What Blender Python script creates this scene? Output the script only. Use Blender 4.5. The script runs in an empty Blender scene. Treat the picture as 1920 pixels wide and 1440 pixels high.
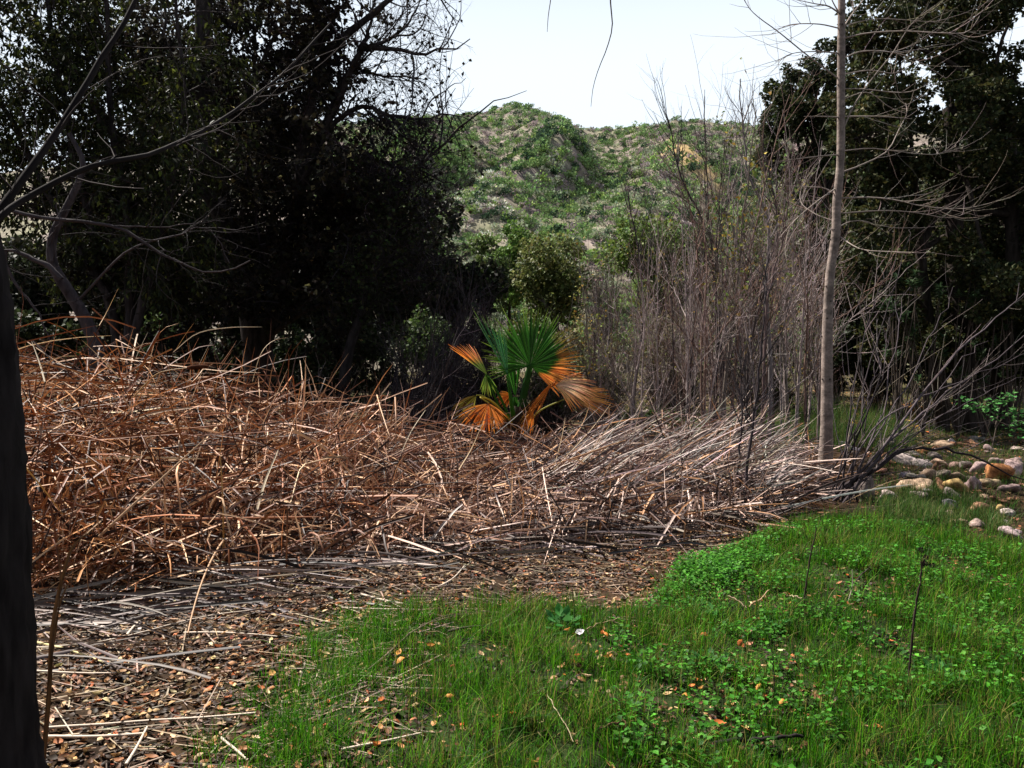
import bpy, math, random
import numpy as np
from math import radians, sin, cos, pi

# ------------------------------------------------------------------ camera, sky, sun, exposure
SC = bpy.context.scene
COL = SC.collection
CAMZ, PITCH, HFOV = 1.6, radians(3.04), radians(65)
F = 960 / math.tan(HFOV / 2)
cam = bpy.data.cameras.new('camera'); cam.sensor_width = 36
cam.lens = 18 / math.tan(HFOV / 2); cam.clip_start = 0.05; cam.clip_end = 2000
camo = bpy.data.objects.new('camera', cam); COL.objects.link(camo)
camo.location = (0, 0, CAMZ); camo.rotation_euler = (pi / 2 - PITCH, 0, 0)
SC.camera = camo

SUN = np.array([-0.47, 0.37, 0.80]); SUN /= np.linalg.norm(SUN)
SKY_STRENGTH, SUN_STRENGTH, EXPOSURE = 0.05, 5.0, 1.2
W = bpy.data.worlds.new('World'); SC.world = W; W.use_nodes = True
wt = W.node_tree; wt.nodes.clear()
sk = wt.nodes.new('ShaderNodeTexSky'); sk.sky_type = 'NISHITA'; sk.sun_disc = False
sk.sun_elevation = math.asin(SUN[2]); sk.sun_rotation = math.atan2(SUN[0], SUN[1])
sk.air_density = 1.0; sk.dust_density = 3.0; sk.ozone_density = 1.0
bg = wt.nodes.new('ShaderNodeBackground'); bg.inputs[1].default_value = SKY_STRENGTH
wo = wt.nodes.new('ShaderNodeOutputWorld')
# bright haze low all round the horizon, thinning upward, with a little high cloud
tcw = wt.nodes.new('ShaderNodeTexCoord'); sx = wt.nodes.new('ShaderNodeSeparateXYZ'); wt.links.new(tcw.outputs['Generated'], sx.inputs[0])
mrw = wt.nodes.new('ShaderNodeMapRange'); mrw.interpolation_type = 'SMOOTHSTEP'
mrw.inputs[1].default_value = .30; mrw.inputs[2].default_value = .62; mrw.inputs[3].default_value = 1.0; mrw.inputs[4].default_value = .0; wt.links.new(sx.outputs[2], mrw.inputs[0])
mxw = wt.nodes.new('ShaderNodeMix'); mxw.data_type = 'RGBA'; mxw.inputs[7].default_value = (8.5, 9.4, 10.4, 1)
wt.links.new(mrw.outputs[0], mxw.inputs[0]); wt.links.new(sk.outputs[0], mxw.inputs[6])
wt.links.new(mxw.outputs[2], bg.inputs[0]); wt.links.new(bg.outputs[0], wo.inputs[0])
sl = bpy.data.lights.new('sun', 'SUN'); sl.energy = SUN_STRENGTH; sl.angle = radians(0.5); sl.color = (1, 0.95, 0.87)
so = bpy.data.objects.new('sun', sl); COL.objects.link(so)
so.rotation_euler = (math.acos(SUN[2]), 0, math.atan2(SUN[1], SUN[0]) + pi / 2); so.location = (-20, 5, 40)
SC.view_settings.view_transform = 'Standard'; SC.view_settings.look = 'None'
SC.view_settings.exposure = EXPOSURE; SC.view_settings.gamma = 1; SC.view_settings.use_curve_mapping = False
SC.cycles.max_bounces = 6; SC.cycles.diffuse_bounces = 2; SC.cycles.glossy_bounces = 2
SC.cycles.transmission_bounces = 3; SC.cycles.transparent_max_bounces = 4
SC.cycles.caustics_reflective = False; SC.cycles.caustics_refractive = False

# ------------------------------------------------------------------ helpers
rng = np.random.default_rng(7)
CP, SP = cos(PITCH), sin(PITCH)
A = lambda *a: np.array(a, float)
def ray(px, py):
    u, v = (px - 960) / F, (720 - py) / F
    return A(u, CP + v * SP, -SP + v * CP)
def at(px, py, d):                       # the point of the view ray that lies d metres out
    r = ray(px, py); k = d / r[1]
    return A(r[0] * k, d, CAMZ + r[2] * k)
def atg(px, py):                         # where that ray meets level ground
    r = ray(px, py); k = -CAMZ / r[2]
    return A(r[0] * k, r[1] * k, 0)
def pth(pts, d):                         # path through pixels; d a number or one depth per point
    d = np.broadcast_to(d, len(pts)) if np.ndim(d) else [d] * len(pts)
    return np.array([at(p[0], p[1], dd) for p, dd in zip(pts, d)])
def smooth(P, n):                        # Catmull-Rom resample of one path
    P = np.asarray(P, float)
    if len(P) == 2: return P[0] + (P[1] - P[0]) * np.linspace(0, 1, n)[:, None]
    Q = np.vstack([2 * P[0] - P[1], P, 2 * P[-1] - P[-2]])
    t = np.linspace(0, len(P) - 1 - 1e-6, n); k = t.astype(int); f = (t - k)[:, None]
    a, b, c, e = Q[k], Q[k + 1], Q[k + 2], Q[k + 3]
    return .5 * (2 * b + (c - a) * f + (2 * a - 5 * b + 4 * c - e) * f**2 + (3 * b - a - 3 * c + e) * f**3)
def nrm(v): return v / (np.linalg.norm(v, axis=-1, keepdims=True) + 1e-9)
def gz(x, y):
    x, y = np.asarray(x, float), np.asarray(y, float)
    h = .03 * np.sin(1.3 * x + .7 * y) + .02 * np.sin(2.3 * x - 1.9 * y + 1) + .012 * np.sin(5.1 * x + 3.7 * y)
    bank = np.exp(-((x - 6.5 - .15 * y) / 2.2)**2) * np.clip((y - 5.5) / 2, 0, 1) * np.clip((22 - y) / 6, 0, 1)
    return h - .22 * bank + .05 * np.clip(y - 16, 0, 30) * .12
def inpoly(x, y, poly):
    r = np.zeros(len(x), bool); n = len(poly)
    for i in range(n):
        x0, y0 = poly[i][:2]; x1, y1 = poly[(i + 1) % n][:2]
        if y0 == y1: continue
        r ^= ((y0 > y) != (y1 > y)) & (x < (x1 - x0) * (y - y0) / (y1 - y0) + x0)
    return r
def vnoise(x, y, s, seed=0):             # cheap smooth noise 0..1
    r = np.random.default_rng(seed); o = 0
    for k in range(5):
        a, b, c = r.uniform(-1, 1), r.uniform(-1, 1), r.uniform(0, 6.3)
        f = (1 + .6 * k) * 6.283 / s; n = math.hypot(a, b)
        o = o + np.sin(f * (a * x + b * y) / n + c + 1.7 * np.sin(f * .6 * (b * x - a * y) / n + 2 * c))
    return np.clip(o / 5 * .9 + .5, 0, 1)
def pal(r, n, cols, j=.25, w=None):      # n colours drawn from a palette, jittered
    cols = np.array(cols, float); i = r.choice(len(cols), n, p=None if w is None else np.array(w) / np.sum(w))
    return cols[i] * np.exp(r.normal(0, j, (n, 1))) * np.exp(r.normal(0, j * .25, (n, 3)))

class Buf:
    def __init__(s): s.V, s.Q, s.T, s.C, s.n = [], [], [], [], 0
    def put(s, V, C, Q=None, T=None):
        V = np.asarray(V).reshape(-1, 3); C = np.broadcast_to(np.asarray(C, float), (len(V), 3)) if np.ndim(C) < 2 else np.asarray(C).reshape(-1, 3)
        s.V.append(V); s.C.append(C)
        if Q is not None: s.Q.append(np.asarray(Q).reshape(-1, 4) + s.n)
        if T is not None: s.T.append(np.asarray(T).reshape(-1, 3) + s.n)
        s.n += len(V)
    def tubes(s, P, R, sides, C):        # P (N,S,3), R (N,S), C (N,3) | (3,)
        P = np.asarray(P, float); R = np.asarray(R, float)
        if P.ndim == 2: P, R = P[None], R[None]
        N, S, _ = P.shape
        t = nrm(np.gradient(P, axis=1)); m = nrm(P[:, -1] - P[:, 0])
        ref = np.where(np.abs(m[:, 2:3]) < .8, A(0, 0, 1), A(1, 0, 0))[:, None, :]
        u = nrm(np.cross(t, ref)); v = np.cross(t, u)
        a = np.arange(sides) * 2 * pi / sides
        Rk = R[..., None] if R.ndim == 2 else R
        V = P[:, :, None] + Rk[..., None] * (u[:, :, None] * np.cos(a)[None, None, :, None] + v[:, :, None] * np.sin(a)[None, None, :, None])
        i, j, k = np.meshgrid(np.arange(N), np.arange(S - 1), np.arange(sides), indexing='ij')
        b = i * S * sides + j * sides; k2 = (k + 1) % sides
        Q = np.stack([b + k, b + k2, b + sides + k2, b + sides + k], -1)
        C = np.broadcast_to(np.asarray(C, float), (N, 3))
        s.put(V, np.repeat(C, S * sides, axis=0), Q)
    def cap(s, p, t, r, sides, C):       # flat end of a cut stem
        t = nrm(t); u = nrm(np.cross(t, A(0, 0, 1) if abs(t[2]) < .8 else A(1, 0, 0))); v = np.cross(t, u)
        a = np.arange(sides) * 2 * pi / sides
        V = np.vstack([p + t * r * .2, p + r * (np.cos(a)[:, None] * u + np.sin(a)[:, None] * v)])
        s.put(V, C, T=[(0, 1 + i, 1 + (i + 1) % sides) for i in range(sides)])
    def ribbons(s, P, Wd, side, C, fold=0.0):   # P (N,S,3), Wd (N,S) half widths, side (N,3) or (N,S,3); C (N,3) or (N,S,3)
        N, S, _ = P.shape
        side = nrm(side); side = side[:, None] if side.ndim == 2 else side
        side = np.broadcast_to(side, P.shape)
        w = side * Wd[..., None]
        if fold:
            n = nrm(np.cross(np.gradient(P, axis=1), side)) * Wd[..., None] * fold
            V = np.stack([P - w, P + n, P + w], 2); c = 3
        else:
            V = np.stack([P - w, P + w], 2); c = 2
        i, j, k = np.meshgrid(np.arange(N), np.arange(S - 1), np.arange(c - 1), indexing='ij')
        b = i * S * c + j * c + k
        Q = np.stack([b, b + 1, b + c + 1, b + c], -1)
        C = np.asarray(C, float); C = np.broadcast_to(C[:, None] if C.ndim == 2 else C, (N, S, 3))
        s.put(V, np.repeat(C.reshape(-1, 3), c, axis=0), Q)
    def leaves(s, pos, ax, nm, L, Wd, C, fold=.25):
        N = len(pos); ax = nrm(ax); sd = nrm(np.cross(ax, nm)); up = np.cross(sd, ax)
        L = np.broadcast_to(L, N)[:, None]; Wd = np.broadcast_to(Wd, N)[:, None]
        mid = pos + ax * L * .45
        V = np.stack([pos, mid + sd * Wd + up * Wd * fold, pos + ax * L - up * L * .08, mid - sd * Wd + up * Wd * fold], 1)
        b = np.arange(N)[:, None] * 4
        s.put(V, np.repeat(np.broadcast_to(C, (N, 3)), 4, axis=0), T=np.concatenate([b + [0, 1, 2], b + [0, 2, 3]], 1))
    def curled(s, pos, ax, nm, L, Wd, C, curl=.35):   # fallen leaf, six vertices, cupped
        N = len(pos); ax = nrm(ax); sd = nrm(np.cross(ax, nm)); up = np.cross(sd, ax)
        L = np.broadcast_to(L, N)[:, None]; Wd = np.broadcast_to(Wd, N)[:, None]; cu = np.broadcast_to(curl, N)[:, None]
        def q(a, b, h): return pos + ax * L * a + sd * Wd * b + up * L * h * cu
        V = np.stack([q(-.5, 0, .5), q(-.18, 1, .45), q(-.15, 0, 0), q(-.18, -1, .45), q(.2, .85, .45), q(.2, 0, 0), q(.2, -.85, .4), q(.55, .05, .6)], 1)
        f = [(0, 2, 1), (0, 3, 2), (1, 2, 5), (1, 5, 4), (2, 3, 6), (2, 6, 5), (4, 5, 7), (5, 6, 7)]
        b = np.arange(N)[:, None, None] * 8
        s.put(V, np.repeat(np.broadcast_to(C, (N, 3)), 8, axis=0), T=b + np.array(f)[None])
    def mesh(s, name, mat, smooth=True, origin=(0, 0, 0)):
        V = np.concatenate(s.V) - np.asarray(origin); C = np.concatenate(s.C)
        Q = np.concatenate(s.Q) if s.Q else np.zeros((0, 4), int); T = np.concatenate(s.T) if s.T else np.zeros((0, 3), int)
        me = bpy.data.meshes.new(name)
        me.vertices.add(len(V)); me.vertices.foreach_set('co', V.astype(np.float32).ravel())
        lp = np.concatenate([Q.ravel(), T.ravel()]).astype(np.int32)
        me.loops.add(len(lp)); me.loops.foreach_set('vertex_index', lp)
        nq, nt = len(Q), len(T); me.polygons.add(nq + nt)
        st = np.concatenate([np.arange(nq) * 4, nq * 4 + np.arange(nt) * 3]).astype(np.int32)
        me.polygons.foreach_set('loop_start', st)
        if smooth: me.polygons.foreach_set('use_smooth', np.ones(nq + nt, bool))
        ca = me.color_attributes.new('Col', 'FLOAT_COLOR', 'POINT')
        ca.data.foreach_set('color', np.hstack([np.clip(C, 0, 1), np.ones((len(C), 1))]).astype(np.float32).ravel())
        me.update(calc_edges=True)
        if mat: me.materials.append(mat)
        return me

def link(name, me, parent=None):
    o = bpy.data.objects.new(name, me); COL.objects.link(o)
    if parent: o.parent = parent
    return o
def tag(o, label=None, cat=None, group=None, kind=None):
    if label: o['label'] = label
    if cat: o['category'] = cat
    if group: o['group'] = group
    if kind: o['kind'] = kind
    return o
def thing(name, loc, label, cat, group=None):
    o = bpy.data.objects.new(name, None); o.empty_display_size = .1; COL.objects.link(o)
    o.location = [float(c) for c in loc]
    return tag(o, label, cat, group)
def part(root, name, buf, mat, kind=None, smooth=True, parent=None, label=None):
    o = link(name, buf.mesh(name, mat, smooth, root.location), parent or root)
    return tag(o, label, kind=kind)
def solo(name, buf, mat, loc, label=None, cat=None, group=None, kind=None, smooth=True):
    o = link(name, buf.mesh(name, mat, smooth, loc)); o.location = [float(c) for c in loc]
    return tag(o, label, cat, group, kind)
def dup(root, label=None):
    r = root.copy(); COL.objects.link(r)
    if label: r['label'] = label
    for ch in root.children:
        c = ch.copy(); COL.objects.link(c); c.parent = r
    return r

# branches ---------------------------------------------------------------------------------
def sprout(r, P, R, M, L, ang, tr, rk, S, wander=.15, lift=0., rtip=.2, shrink=.4, pull=None):
    N, S0, _ = P.shape
    ln = np.linalg.norm(np.diff(P, axis=1), axis=2).sum(1)
    i = r.choice(N, M, p=ln / ln.sum()); t = r.uniform(tr[0], tr[1], M) * (S0 - 1)
    k = np.minimum(t.astype(int), S0 - 2); f = (t - k)[:, None]
    p = P[i, k] * (1 - f) + P[i, k + 1] * f
    rr = R[i, k] * (1 - f[:, 0]) + R[i, k + 1] * f[:, 0]
    tan = nrm(P[i, k + 1] - P[i, k]); rnd = r.normal(size=(M, 3))
    perp = nrm(rnd - (rnd * tan).sum(1, keepdims=True) * tan)
    a = np.radians(r.uniform(ang[0], ang[1], M))[:, None]
    d = tan * np.cos(a) + perp * np.sin(a)
    le = (r.uniform(L[0], L[1], M) * (1 - shrink * t / (S0 - 1)))[:, None]
    r0 = np.minimum(rr * .75, rk * r.uniform(.7, 1.2, M))
    out = np.zeros((M, S, 3))
    for s in range(S):
        out[:, s] = p
        d = d + wander * r.normal(size=(M, 3)) + A(0, 0, lift)
        if pull is not None: d = d + pull
        d = nrm(d); p = p + d * le / (S - 1)
    return out, r0[:, None] * np.linspace(1, rtip, S)[None]
def points_on(r, P, M, tr=(0, 1)):
    N, S, _ = P.shape; i = r.integers(0, N, M); t = r.uniform(tr[0], tr[1], M) * (S - 1)
    k = np.minimum(t.astype(int), S - 2); f = (t - k)[:, None]
    return P[i, k] * (1 - f) + P[i, k + 1] * f, nrm(P[i, k + 1] - P[i, k])
def one(P, r0, r1, n=14, ex=1.0):
    P = smooth(P, n); return P[None], (r0 + (r1 - r0) * np.linspace(0, 1, n)**ex)[None]
def rough(r, P, a):                       # slight crookedness
    return P + r.normal(0, a, P.shape) * np.linspace(0.2, 1, P.shape[1])[None, :, None]
def clumps(r, cen, rad, n, jit=.45):      # points through leafy clumps, denser at their skins
    cen = np.asarray(cen, float); rad = np.asarray(rad, float)
    i = r.choice(len(cen), n, p=rad**2 / (rad**2).sum())
    d = nrm(r.normal(size=(n, 3))); rr = (rad[i] * r.uniform(.25, 1, n)**.5)[:, None]
    return cen[i] + d * rr * A(1, 1, .8), d

# materials --------------------------------------------------------------------------------
def mat_base(name):
    m = bpy.data.materials.new(name); m.use_nodes = True; t = m.node_tree; t.nodes.clear()
    N = lambda k, **kw: t.nodes.new(k)
    at_ = N('ShaderNodeAttribute'); at_.attribute_name = 'Col'
    oi = N('ShaderNodeObjectInfo'); mx = N('ShaderNodeMix'); mx.data_type = 'RGBA'; mx.blend_type = 'MULTIPLY'; mx.inputs[0].default_value = 1
    t.links.new(at_.outputs['Color'], mx.inputs[6]); t.links.new(oi.outputs['Color'], mx.inputs[7])
    out = N('ShaderNodeOutputMaterial')
    return m, t, mx.outputs[2], out
def noise_mul(t, col, scale, lo, hi, detail=4, stretch=None):
    tc = t.nodes.new('ShaderNodeTexCoord'); v = tc.outputs['Object']
    if stretch:
        mp = t.nodes.new('ShaderNodeMapping'); mp.inputs['Scale'].default_value = stretch; t.links.new(v, mp.inputs[0]); v = mp.outputs[0]
    n = t.nodes.new('ShaderNodeTexNoise'); n.inputs['Scale'].default_value = scale; n.inputs['Detail'].default_value = detail
    t.links.new(v, n.inputs['Vector'])
    mr = t.nodes.new('ShaderNodeMapRange'); mr.inputs[1].default_value = .3; mr.inputs[2].default_value = .7
    mr.inputs[3].default_value = lo; mr.inputs[4].default_value = hi; t.links.new(n.outputs['Fac'], mr.inputs[0])
    mx = t.nodes.new('ShaderNodeMix'); mx.data_type = 'RGBA'; mx.blend_type = 'MULTIPLY'; mx.inputs[0].default_value = 1
    t.links.new(col, mx.inputs[6]); t.links.new(mr.outputs[0], mx.inputs[7])
    return mx.outputs[2], n.outputs['Fac']
def mat_leaf(name, transl=.3, rough_=.5, spec=.4):
    m, t, c, out = mat_base(name)
    b = t.nodes.new('ShaderNodeBsdfPrincipled'); b.inputs['Roughness'].default_value = rough_; b.inputs['Specular IOR Level'].default_value = spec
    t.links.new(c, b.inputs['Base Color'])
    if transl > 0:
        tr = t.nodes.new('ShaderNodeBsdfTranslucent'); t.links.new(c, tr.inputs[0])
        ms = t.nodes.new('ShaderNodeMixShader'); ms.inputs[0].default_value = transl
        t.links.new(b.outputs[0], ms.inputs[1]); t.links.new(tr.outputs[0], ms.inputs[2]); t.links.new(ms.outputs[0], out.inputs[0])
    else: t.links.new(b.outputs[0], out.inputs[0])
    return m
def mat_rough(name, scale, lo, hi, bump=0., stretch=None, rough_=.85, spec=.25, extra=None):
    m, t, c, out = mat_base(name)
    c, f = noise_mul(t, c, scale, lo, hi, 6, stretch)
    if extra: c, _ = noise_mul(t, c, extra[0], extra[1], extra[2], 3)
    b = t.nodes.new('ShaderNodeBsdfPrincipled'); b.inputs['Roughness'].default_value = rough_; b.inputs['Specular IOR Level'].default_value = spec
    t.links.new(c, b.inputs['Base Color'])
    if bump:
        bp = t.nodes.new('ShaderNodeBump'); bp.inputs['Strength'].default_value = bump; bp.inputs['Distance'].default_value = .02
        t.links.new(f, bp.inputs['Height']); t.links.new(bp.outputs[0], b.inputs['Normal'])
    t.links.new(b.outputs[0], out.inputs[0])
    return m
M_LEAF = mat_leaf('leaf', .3, .6, .15)
M_DULL = mat_leaf('dull_leaf', .15, .8, .04)
M_GRASS = mat_leaf('grass_blade', .42, .55, .15)
M_LITTER = mat_leaf('dry_leaf', .08, .6, .2)
M_REED = mat_leaf('dry_reed', .06, .55, .25)
M_PALM = mat_leaf('palm_leaf', .38, .5, .15)
M_BARK = mat_rough('bark', 18, .45, 1.4, .6, (1, 1, .25), .95, .05)
M_SLIM = mat_rough('smooth_bark', 7, .55, 1.35, .4, (1.2, 1.2, 2.2), .8, .12, (45, .7, 1.2))
M_TWIG = mat_rough('twig_bark', 6, .7, 1.25, 0, None, .9, .06)
M_STONE = mat_rough('stone', 2.2, .4, 1.5, .5, None, .9, .12, (9, .65, 1.25))
M_SOIL = mat_rough('soil', 14, .45, 1.5, .9, None, .95, .1, (70, .55, 1.4))
M_HILL = mat_rough('hill_soil', 1.2, .6, 1.35, .0, None, .95, .1, (.25, .75, 1.25))

# ------------------------------------------------------------------ ground
GRASS = [atg(*p) for p in [(480, 1600), (500, 1440), (560, 1340), (640, 1260), (720, 1180), (840, 1142), (1050, 1128), (1200, 1148), (1235, 1112), (1290, 1065), (1400, 1030), (1500, 985), (1640, 980), (1800, 1005), (1960, 1040), (2500, 1090), (2700, 1600)]]
REEDS = [atg(*p) for p in [(-400, 1190), (0, 1140), (200, 1122), (400, 1105), (600, 1078), (780, 1048), (1000, 1018), (1300, 1000), (1440, 982), (1480, 950)]] + \
        [A((p - 960) / F * d, d, 0) for p, d in [(1530, 9.5), (1300, 9.7), (1000, 9.8), (600, 9.6), (200, 9.4), (-400, 9.3)]]
def build_ground():
    xs = np.unique(np.concatenate([np.linspace(-400, -30, 40), np.linspace(-30, -10, 30), np.linspace(-10, 12, 221), np.linspace(12, 30, 30), np.linspace(30, 400, 40)]))
    ys = np.unique(np.concatenate([np.linspace(-60, -2, 20), np.linspace(-2, 14, 161), np.linspace(14, 45, 80), np.linspace(45, 600, 50)]))
    X, Y = np.meshgrid(xs, ys, indexing='ij'); x, y = X.ravel(), Y.ravel()
    z = gz(x, y) + rng.normal(0, .012, len(x)) * (y < 14)
    soil = A(.016, .010, .006); lit = A(.12, .065, .03); gr = A(.02, .032, .008); pale = A(.14, .105, .06)
    n1, n2 = vnoise(x, y, 1.7, 1)[:, None], vnoise(x, y, 5.0, 2)[:, None]
    c = soil + (lit - soil) * .35 * n1
    far = np.clip((y - 12) / 5, 0, 1)[:, None]
    c = c * (1 - far) + far * (pale * .55 * n1 + gr * (1 - n1) + lit * .35 * n2)
    g = inpoly(x, y, GRASS)[:, None]
    c = np.where(g, gr * .8 * (.6 + .8 * n1), c)
    b = Buf(); nx, ny = len(xs), len(ys)
    i, j = np.meshgrid(np.arange(nx - 1), np.arange(ny - 1), indexing='ij'); k = i * ny + j
    b.put(np.stack([x, y, z], 1), c, np.stack([k, k + ny, k + ny + 1, k + 1], -1))
    solo('ground', b, M_SOIL, (0, 0, 0), kind='structure')
build_ground()

# ------------------------------------------------------------------ hill with its chaparral
RIDGE = np.array([(-1600, 380), (-600, 360), (0, 330), (300, 300), (600, 245), (760, 232), (860, 226), (910, 217), (960, 203), (1000, 212), (1050, 240), (1100, 251), (1160, 250), (1250, 236), (1350, 239), (1430, 246), (1600, 240), (1920, 235), (2600, 260), (3400, 330)], float)
SPURS = [([(7.2, 140), (7.6, 117), (5.2, 104), (-.4, 86), (-3.5, 74)], 5.6, 3.8), ([(30, 150), (22, 115), (14, 90), (8, 66)], 3.0, 5.5), ([(-14, 150), (-14, 112), (-12, 86)], 4.0, 5.0), ([(48, 150), (44, 100), (36, 70)], 4, 6)]
def hill_z(x, y, want_gully=False):
    px = 960 + F * x / 150
    zr = 1.6 + 150 * (640 - np.interp(px, RIDGE[:, 0], RIDGE[:, 1])) / F
    s = np.clip((y - 36) / 114, 0, 1)
    h = zr * s**1.1
    h = np.where(y > 150, zr - (y - 150) * .35, h)
    w = np.clip((y - 60) / 36, 0, 1) * np.clip((146 - y) / 34, 0, 1)
    gully = np.zeros(np.shape(x))
    for pts, hh, sg in SPURS:
        p = np.array(pts, float); d = np.full(np.shape(x), 1e9)
        for a, b in zip(p[:-1], p[1:]):
            ab = b - a; t = np.clip(((x - a[0]) * ab[0] + (y - a[1]) * ab[1]) / (ab @ ab), 0, 1)
            d = np.minimum(d, np.hypot(x - a[0] - t * ab[0], y - a[1] - t * ab[1]))
        h = h + w * hh * (np.exp(-(d / sg)**2) - .55 * np.exp(-((d - 2.2 * sg) / sg)**2)); gully = np.maximum(gully, w * np.exp(-((d - 2.3 * sg) / (.6 * sg))**2))
    h = h + np.clip(s * 6, 0, 1) * (.8 * (vnoise(x, y, 17, 5) - .5) + .35 * (vnoise(x, y, 6, 6) - .5))
    h = np.where(s <= 0, -1.5, h)
    return (h, gully) if want_gully else h
def build_hill():
    xs = np.arange(-190, 191, 2.); ys = np.arange(34, 240, 2.)
    X, Y = np.meshgrid(xs, ys, indexing='ij'); x, y = X.ravel(), Y.ravel()
    n1, n2 = vnoise(x, y, 20, 8)[:, None], vnoise(x, y, 7, 9)[:, None]
    c = A(.19, .148, .138) * n1 + A(.15, .15, .085) * (1 - n1); c = c * (.7 + .6 * n2)
    gold = (np.exp(-((x - 23.5) / 6)**2 - ((y - 108) / 8)**2))[:, None]
    c = c * (1 - gold) + gold * A(.42, .29, .13)
    b = Buf(); nx, ny = len(xs), len(ys)
    i, j = np.meshgrid(np.arange(nx - 1), np.arange(ny - 1), indexing='ij'); k = i * ny + j
    b.put(np.stack([x, y, hill_z(x, y)], 1), c, np.stack([k, k + ny, k + ny + 1, k + 1], -1))
    solo('hill', b, M_HILL, (0, 0, 0), kind='structure')
build_hill()
def shrub_geo(r, n, cols, tall=1.0, leaf=.13):
    k = 9; cen = np.stack([r.uniform(-.6, .6, k), r.uniform(-.6, .6, k), r.uniform(.15, .75, k) * tall], 1); rad = r.uniform(.28, .5, k)
    p, d = clumps(r, cen, rad, n); p[:, 2] = np.abs(p[:, 2])
    ax = nrm(d + r.normal(0, .5, (n, 3)) + A(0, 0, .5)); L = r.uniform(.7, 1.4, n) * leaf
    return p, ax, nrm(d + r.normal(0, .6, (n, 3))), L, pal(r, n, cols, .25)
SHRUBS = {
    'green': [(.16, .25, .09), (.115, .19, .07), (.21, .30, .12)],
    'dark': [(.06, .105, .055), (.045, .08, .045)],
    'grey': [(.30, .33, .22), (.22, .27, .16), (.36, .37, .28)],
    'brown': [(.31, .25, .245), (.23, .19, .185), (.36, .30, .29)],
    'pale': [(.68, .66, .58), (.46, .46, .37), (.30, .34, .20)],
    'lime': [(.24, .34, .10), (.18, .27, .08)]}
SH_LABEL = {'green': 'rounded green bush on the sunlit chaparral hillside', 'dark': 'dark green bush in a fold of the chaparral hillside',
            'grey': 'grey-green bush on the sunlit chaparral hillside', 'brown': 'dry brownish-mauve bush on the chaparral hillside',
            'pale': 'whitish feathery bush low on the chaparral hillside', 'lime': 'yellow-green bush on the lower chaparral hillside'}
def build_chaparral():
    r = np.random.default_rng(21)
    n = 8500; px = r.uniform(600, 1600, n); y = 38 + 114 * r.uniform(0, 1, n)**.85
    x = (px - 960) / F * y
    z, gul = hill_z(x, y, True)
    kinds = np.array(['green', 'dark', 'grey', 'brown', 'pale', 'lime'])
    no, n2 = vnoise(x, y, 22, 31), vnoise(x, y, 9, 32)
    k = np.where(no > .66, 3, np.where(no > .46, 2, 0))
    k = np.where(n2 > .86, 1, k); k = np.where((n2 < .25) & (y < 100), 5, k)
    k = np.where((y < 88) & (px < 960) & (px > 760) & (r.uniform(size=n) < .30), 4, k)
    k = np.where((px > 1180) & (y > 95) & (r.uniform(size=n) < .35), 3, k)
    k = np.where((gul > .72) & (y > 78) & (y < 138) & (r.uniform(size=n) < .75), 1, k)     # gullies: dark scrub, with extra dark bushes to put in their shadow
    rnd = r.uniform(size=n); k = np.where(rnd < .42, r.choice([0, 2, 3, 5, 1], n, p=[.38, .22, .14, .16, .10]), k)
    gold = np.exp(-((x - 23.5) / 7)**2 - ((y - 108) / 13)**2)
    keep = r.uniform(size=n) > gold * .92
    s = r.uniform(.45, 1.15, n) * np.clip(y / 100, .72, 1.1) * np.where(y > 118, .72, 1) * np.where(k == 3, .8, 1)
    x, y, z, k, s, px = [v[keep] for v in (x, y, z, k, s, px)]
    big = s / y * np.where((px > 790) & (px < 1420), 1, .25)
    order = np.argsort(-big); single = order[:290]; rest = order[290:]
    var = {}
    for kk in range(6):
        var[kk] = []
        for v in range(3):
            b = Buf(); b.leaves(*(lambda q: (q[0], q[1], q[2], q[3], q[3] * .35, q[4]))(shrub_geo(r, 620, SHRUBS[kinds[kk]], r.uniform(.8, 1.3), .14)))
            var[kk].append(b.mesh('hillside_shrub', M_DULL, False))
    for i in single:
        o = link('hillside_shrub', var[k[i]][r.integers(3)])
        o.location = (float(x[i]), float(y[i]), float(z[i]) - .1); o.rotation_euler = (0, 0, r.uniform(0, 6.28)); o.scale = [float(s[i])] * 3
        v = math.exp(r.normal(0, .18)); o.color = (v, v, v, 1)
        zone = ['left of the peak', 'below the peak', 'below the saddle', 'on the right slope'][int(np.searchsorted([900, 1030, 1200], px[i]))] + (', near the crest' if y[i] > 115 else ', low down' if y[i] < 80 else ', halfway up')
        tag(o, SH_LABEL[kinds[k[i]]].split(' on the')[0].split(' in a')[0].split(' low on')[0] + ' on the hillside ' + zone, 'bush', kinds[k[i]] + ' bushes ' + zone)
    b = Buf()
    for kk in range(6):
        ids = rest[k[rest] == kk]
        if not len(ids): continue
        m = 90; p, ax, nm, L, c = shrub_geo(r, m * 7, SHRUBS[kinds[kk]], 1, .2)
        for i in ids:
            q = r.integers(0, len(p), m); v = math.exp(r.normal(0, .18))
            b.leaves(p[q] * s[i] + A(x[i], y[i], z[i] - .1), ax[q], nm[q], L[q] * s[i] * 1.35, L[q] * s[i] * .6, c[q] * v)
    solo('hillside_scrub', b, M_DULL, (0, 0, 0), 'low mixed scrub covering the sunlit hillside', 'scrub', kind='stuff', smooth=False)
build_chaparral()

# ------------------------------------------------------------------ trees
def leafy(b, r, P, n, L, wr, cols, hang=0., w=None, out=.25, tr=(.15, 1)):
    p, t = points_on(r, P, n, tr)
    ax = nrm(t * .5 + r.normal(0, .6, (n, 3)) + A(0, 0, -hang)); l = r.uniform(L[0], L[1], n)
    b.leaves(p + r.normal(0, out * L[1], (n, 3)), ax, nrm(r.normal(0, .7, (n, 3)) + A(0, 0, 1)), l, l * wr, pal(r, n, cols, .3, w))

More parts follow.
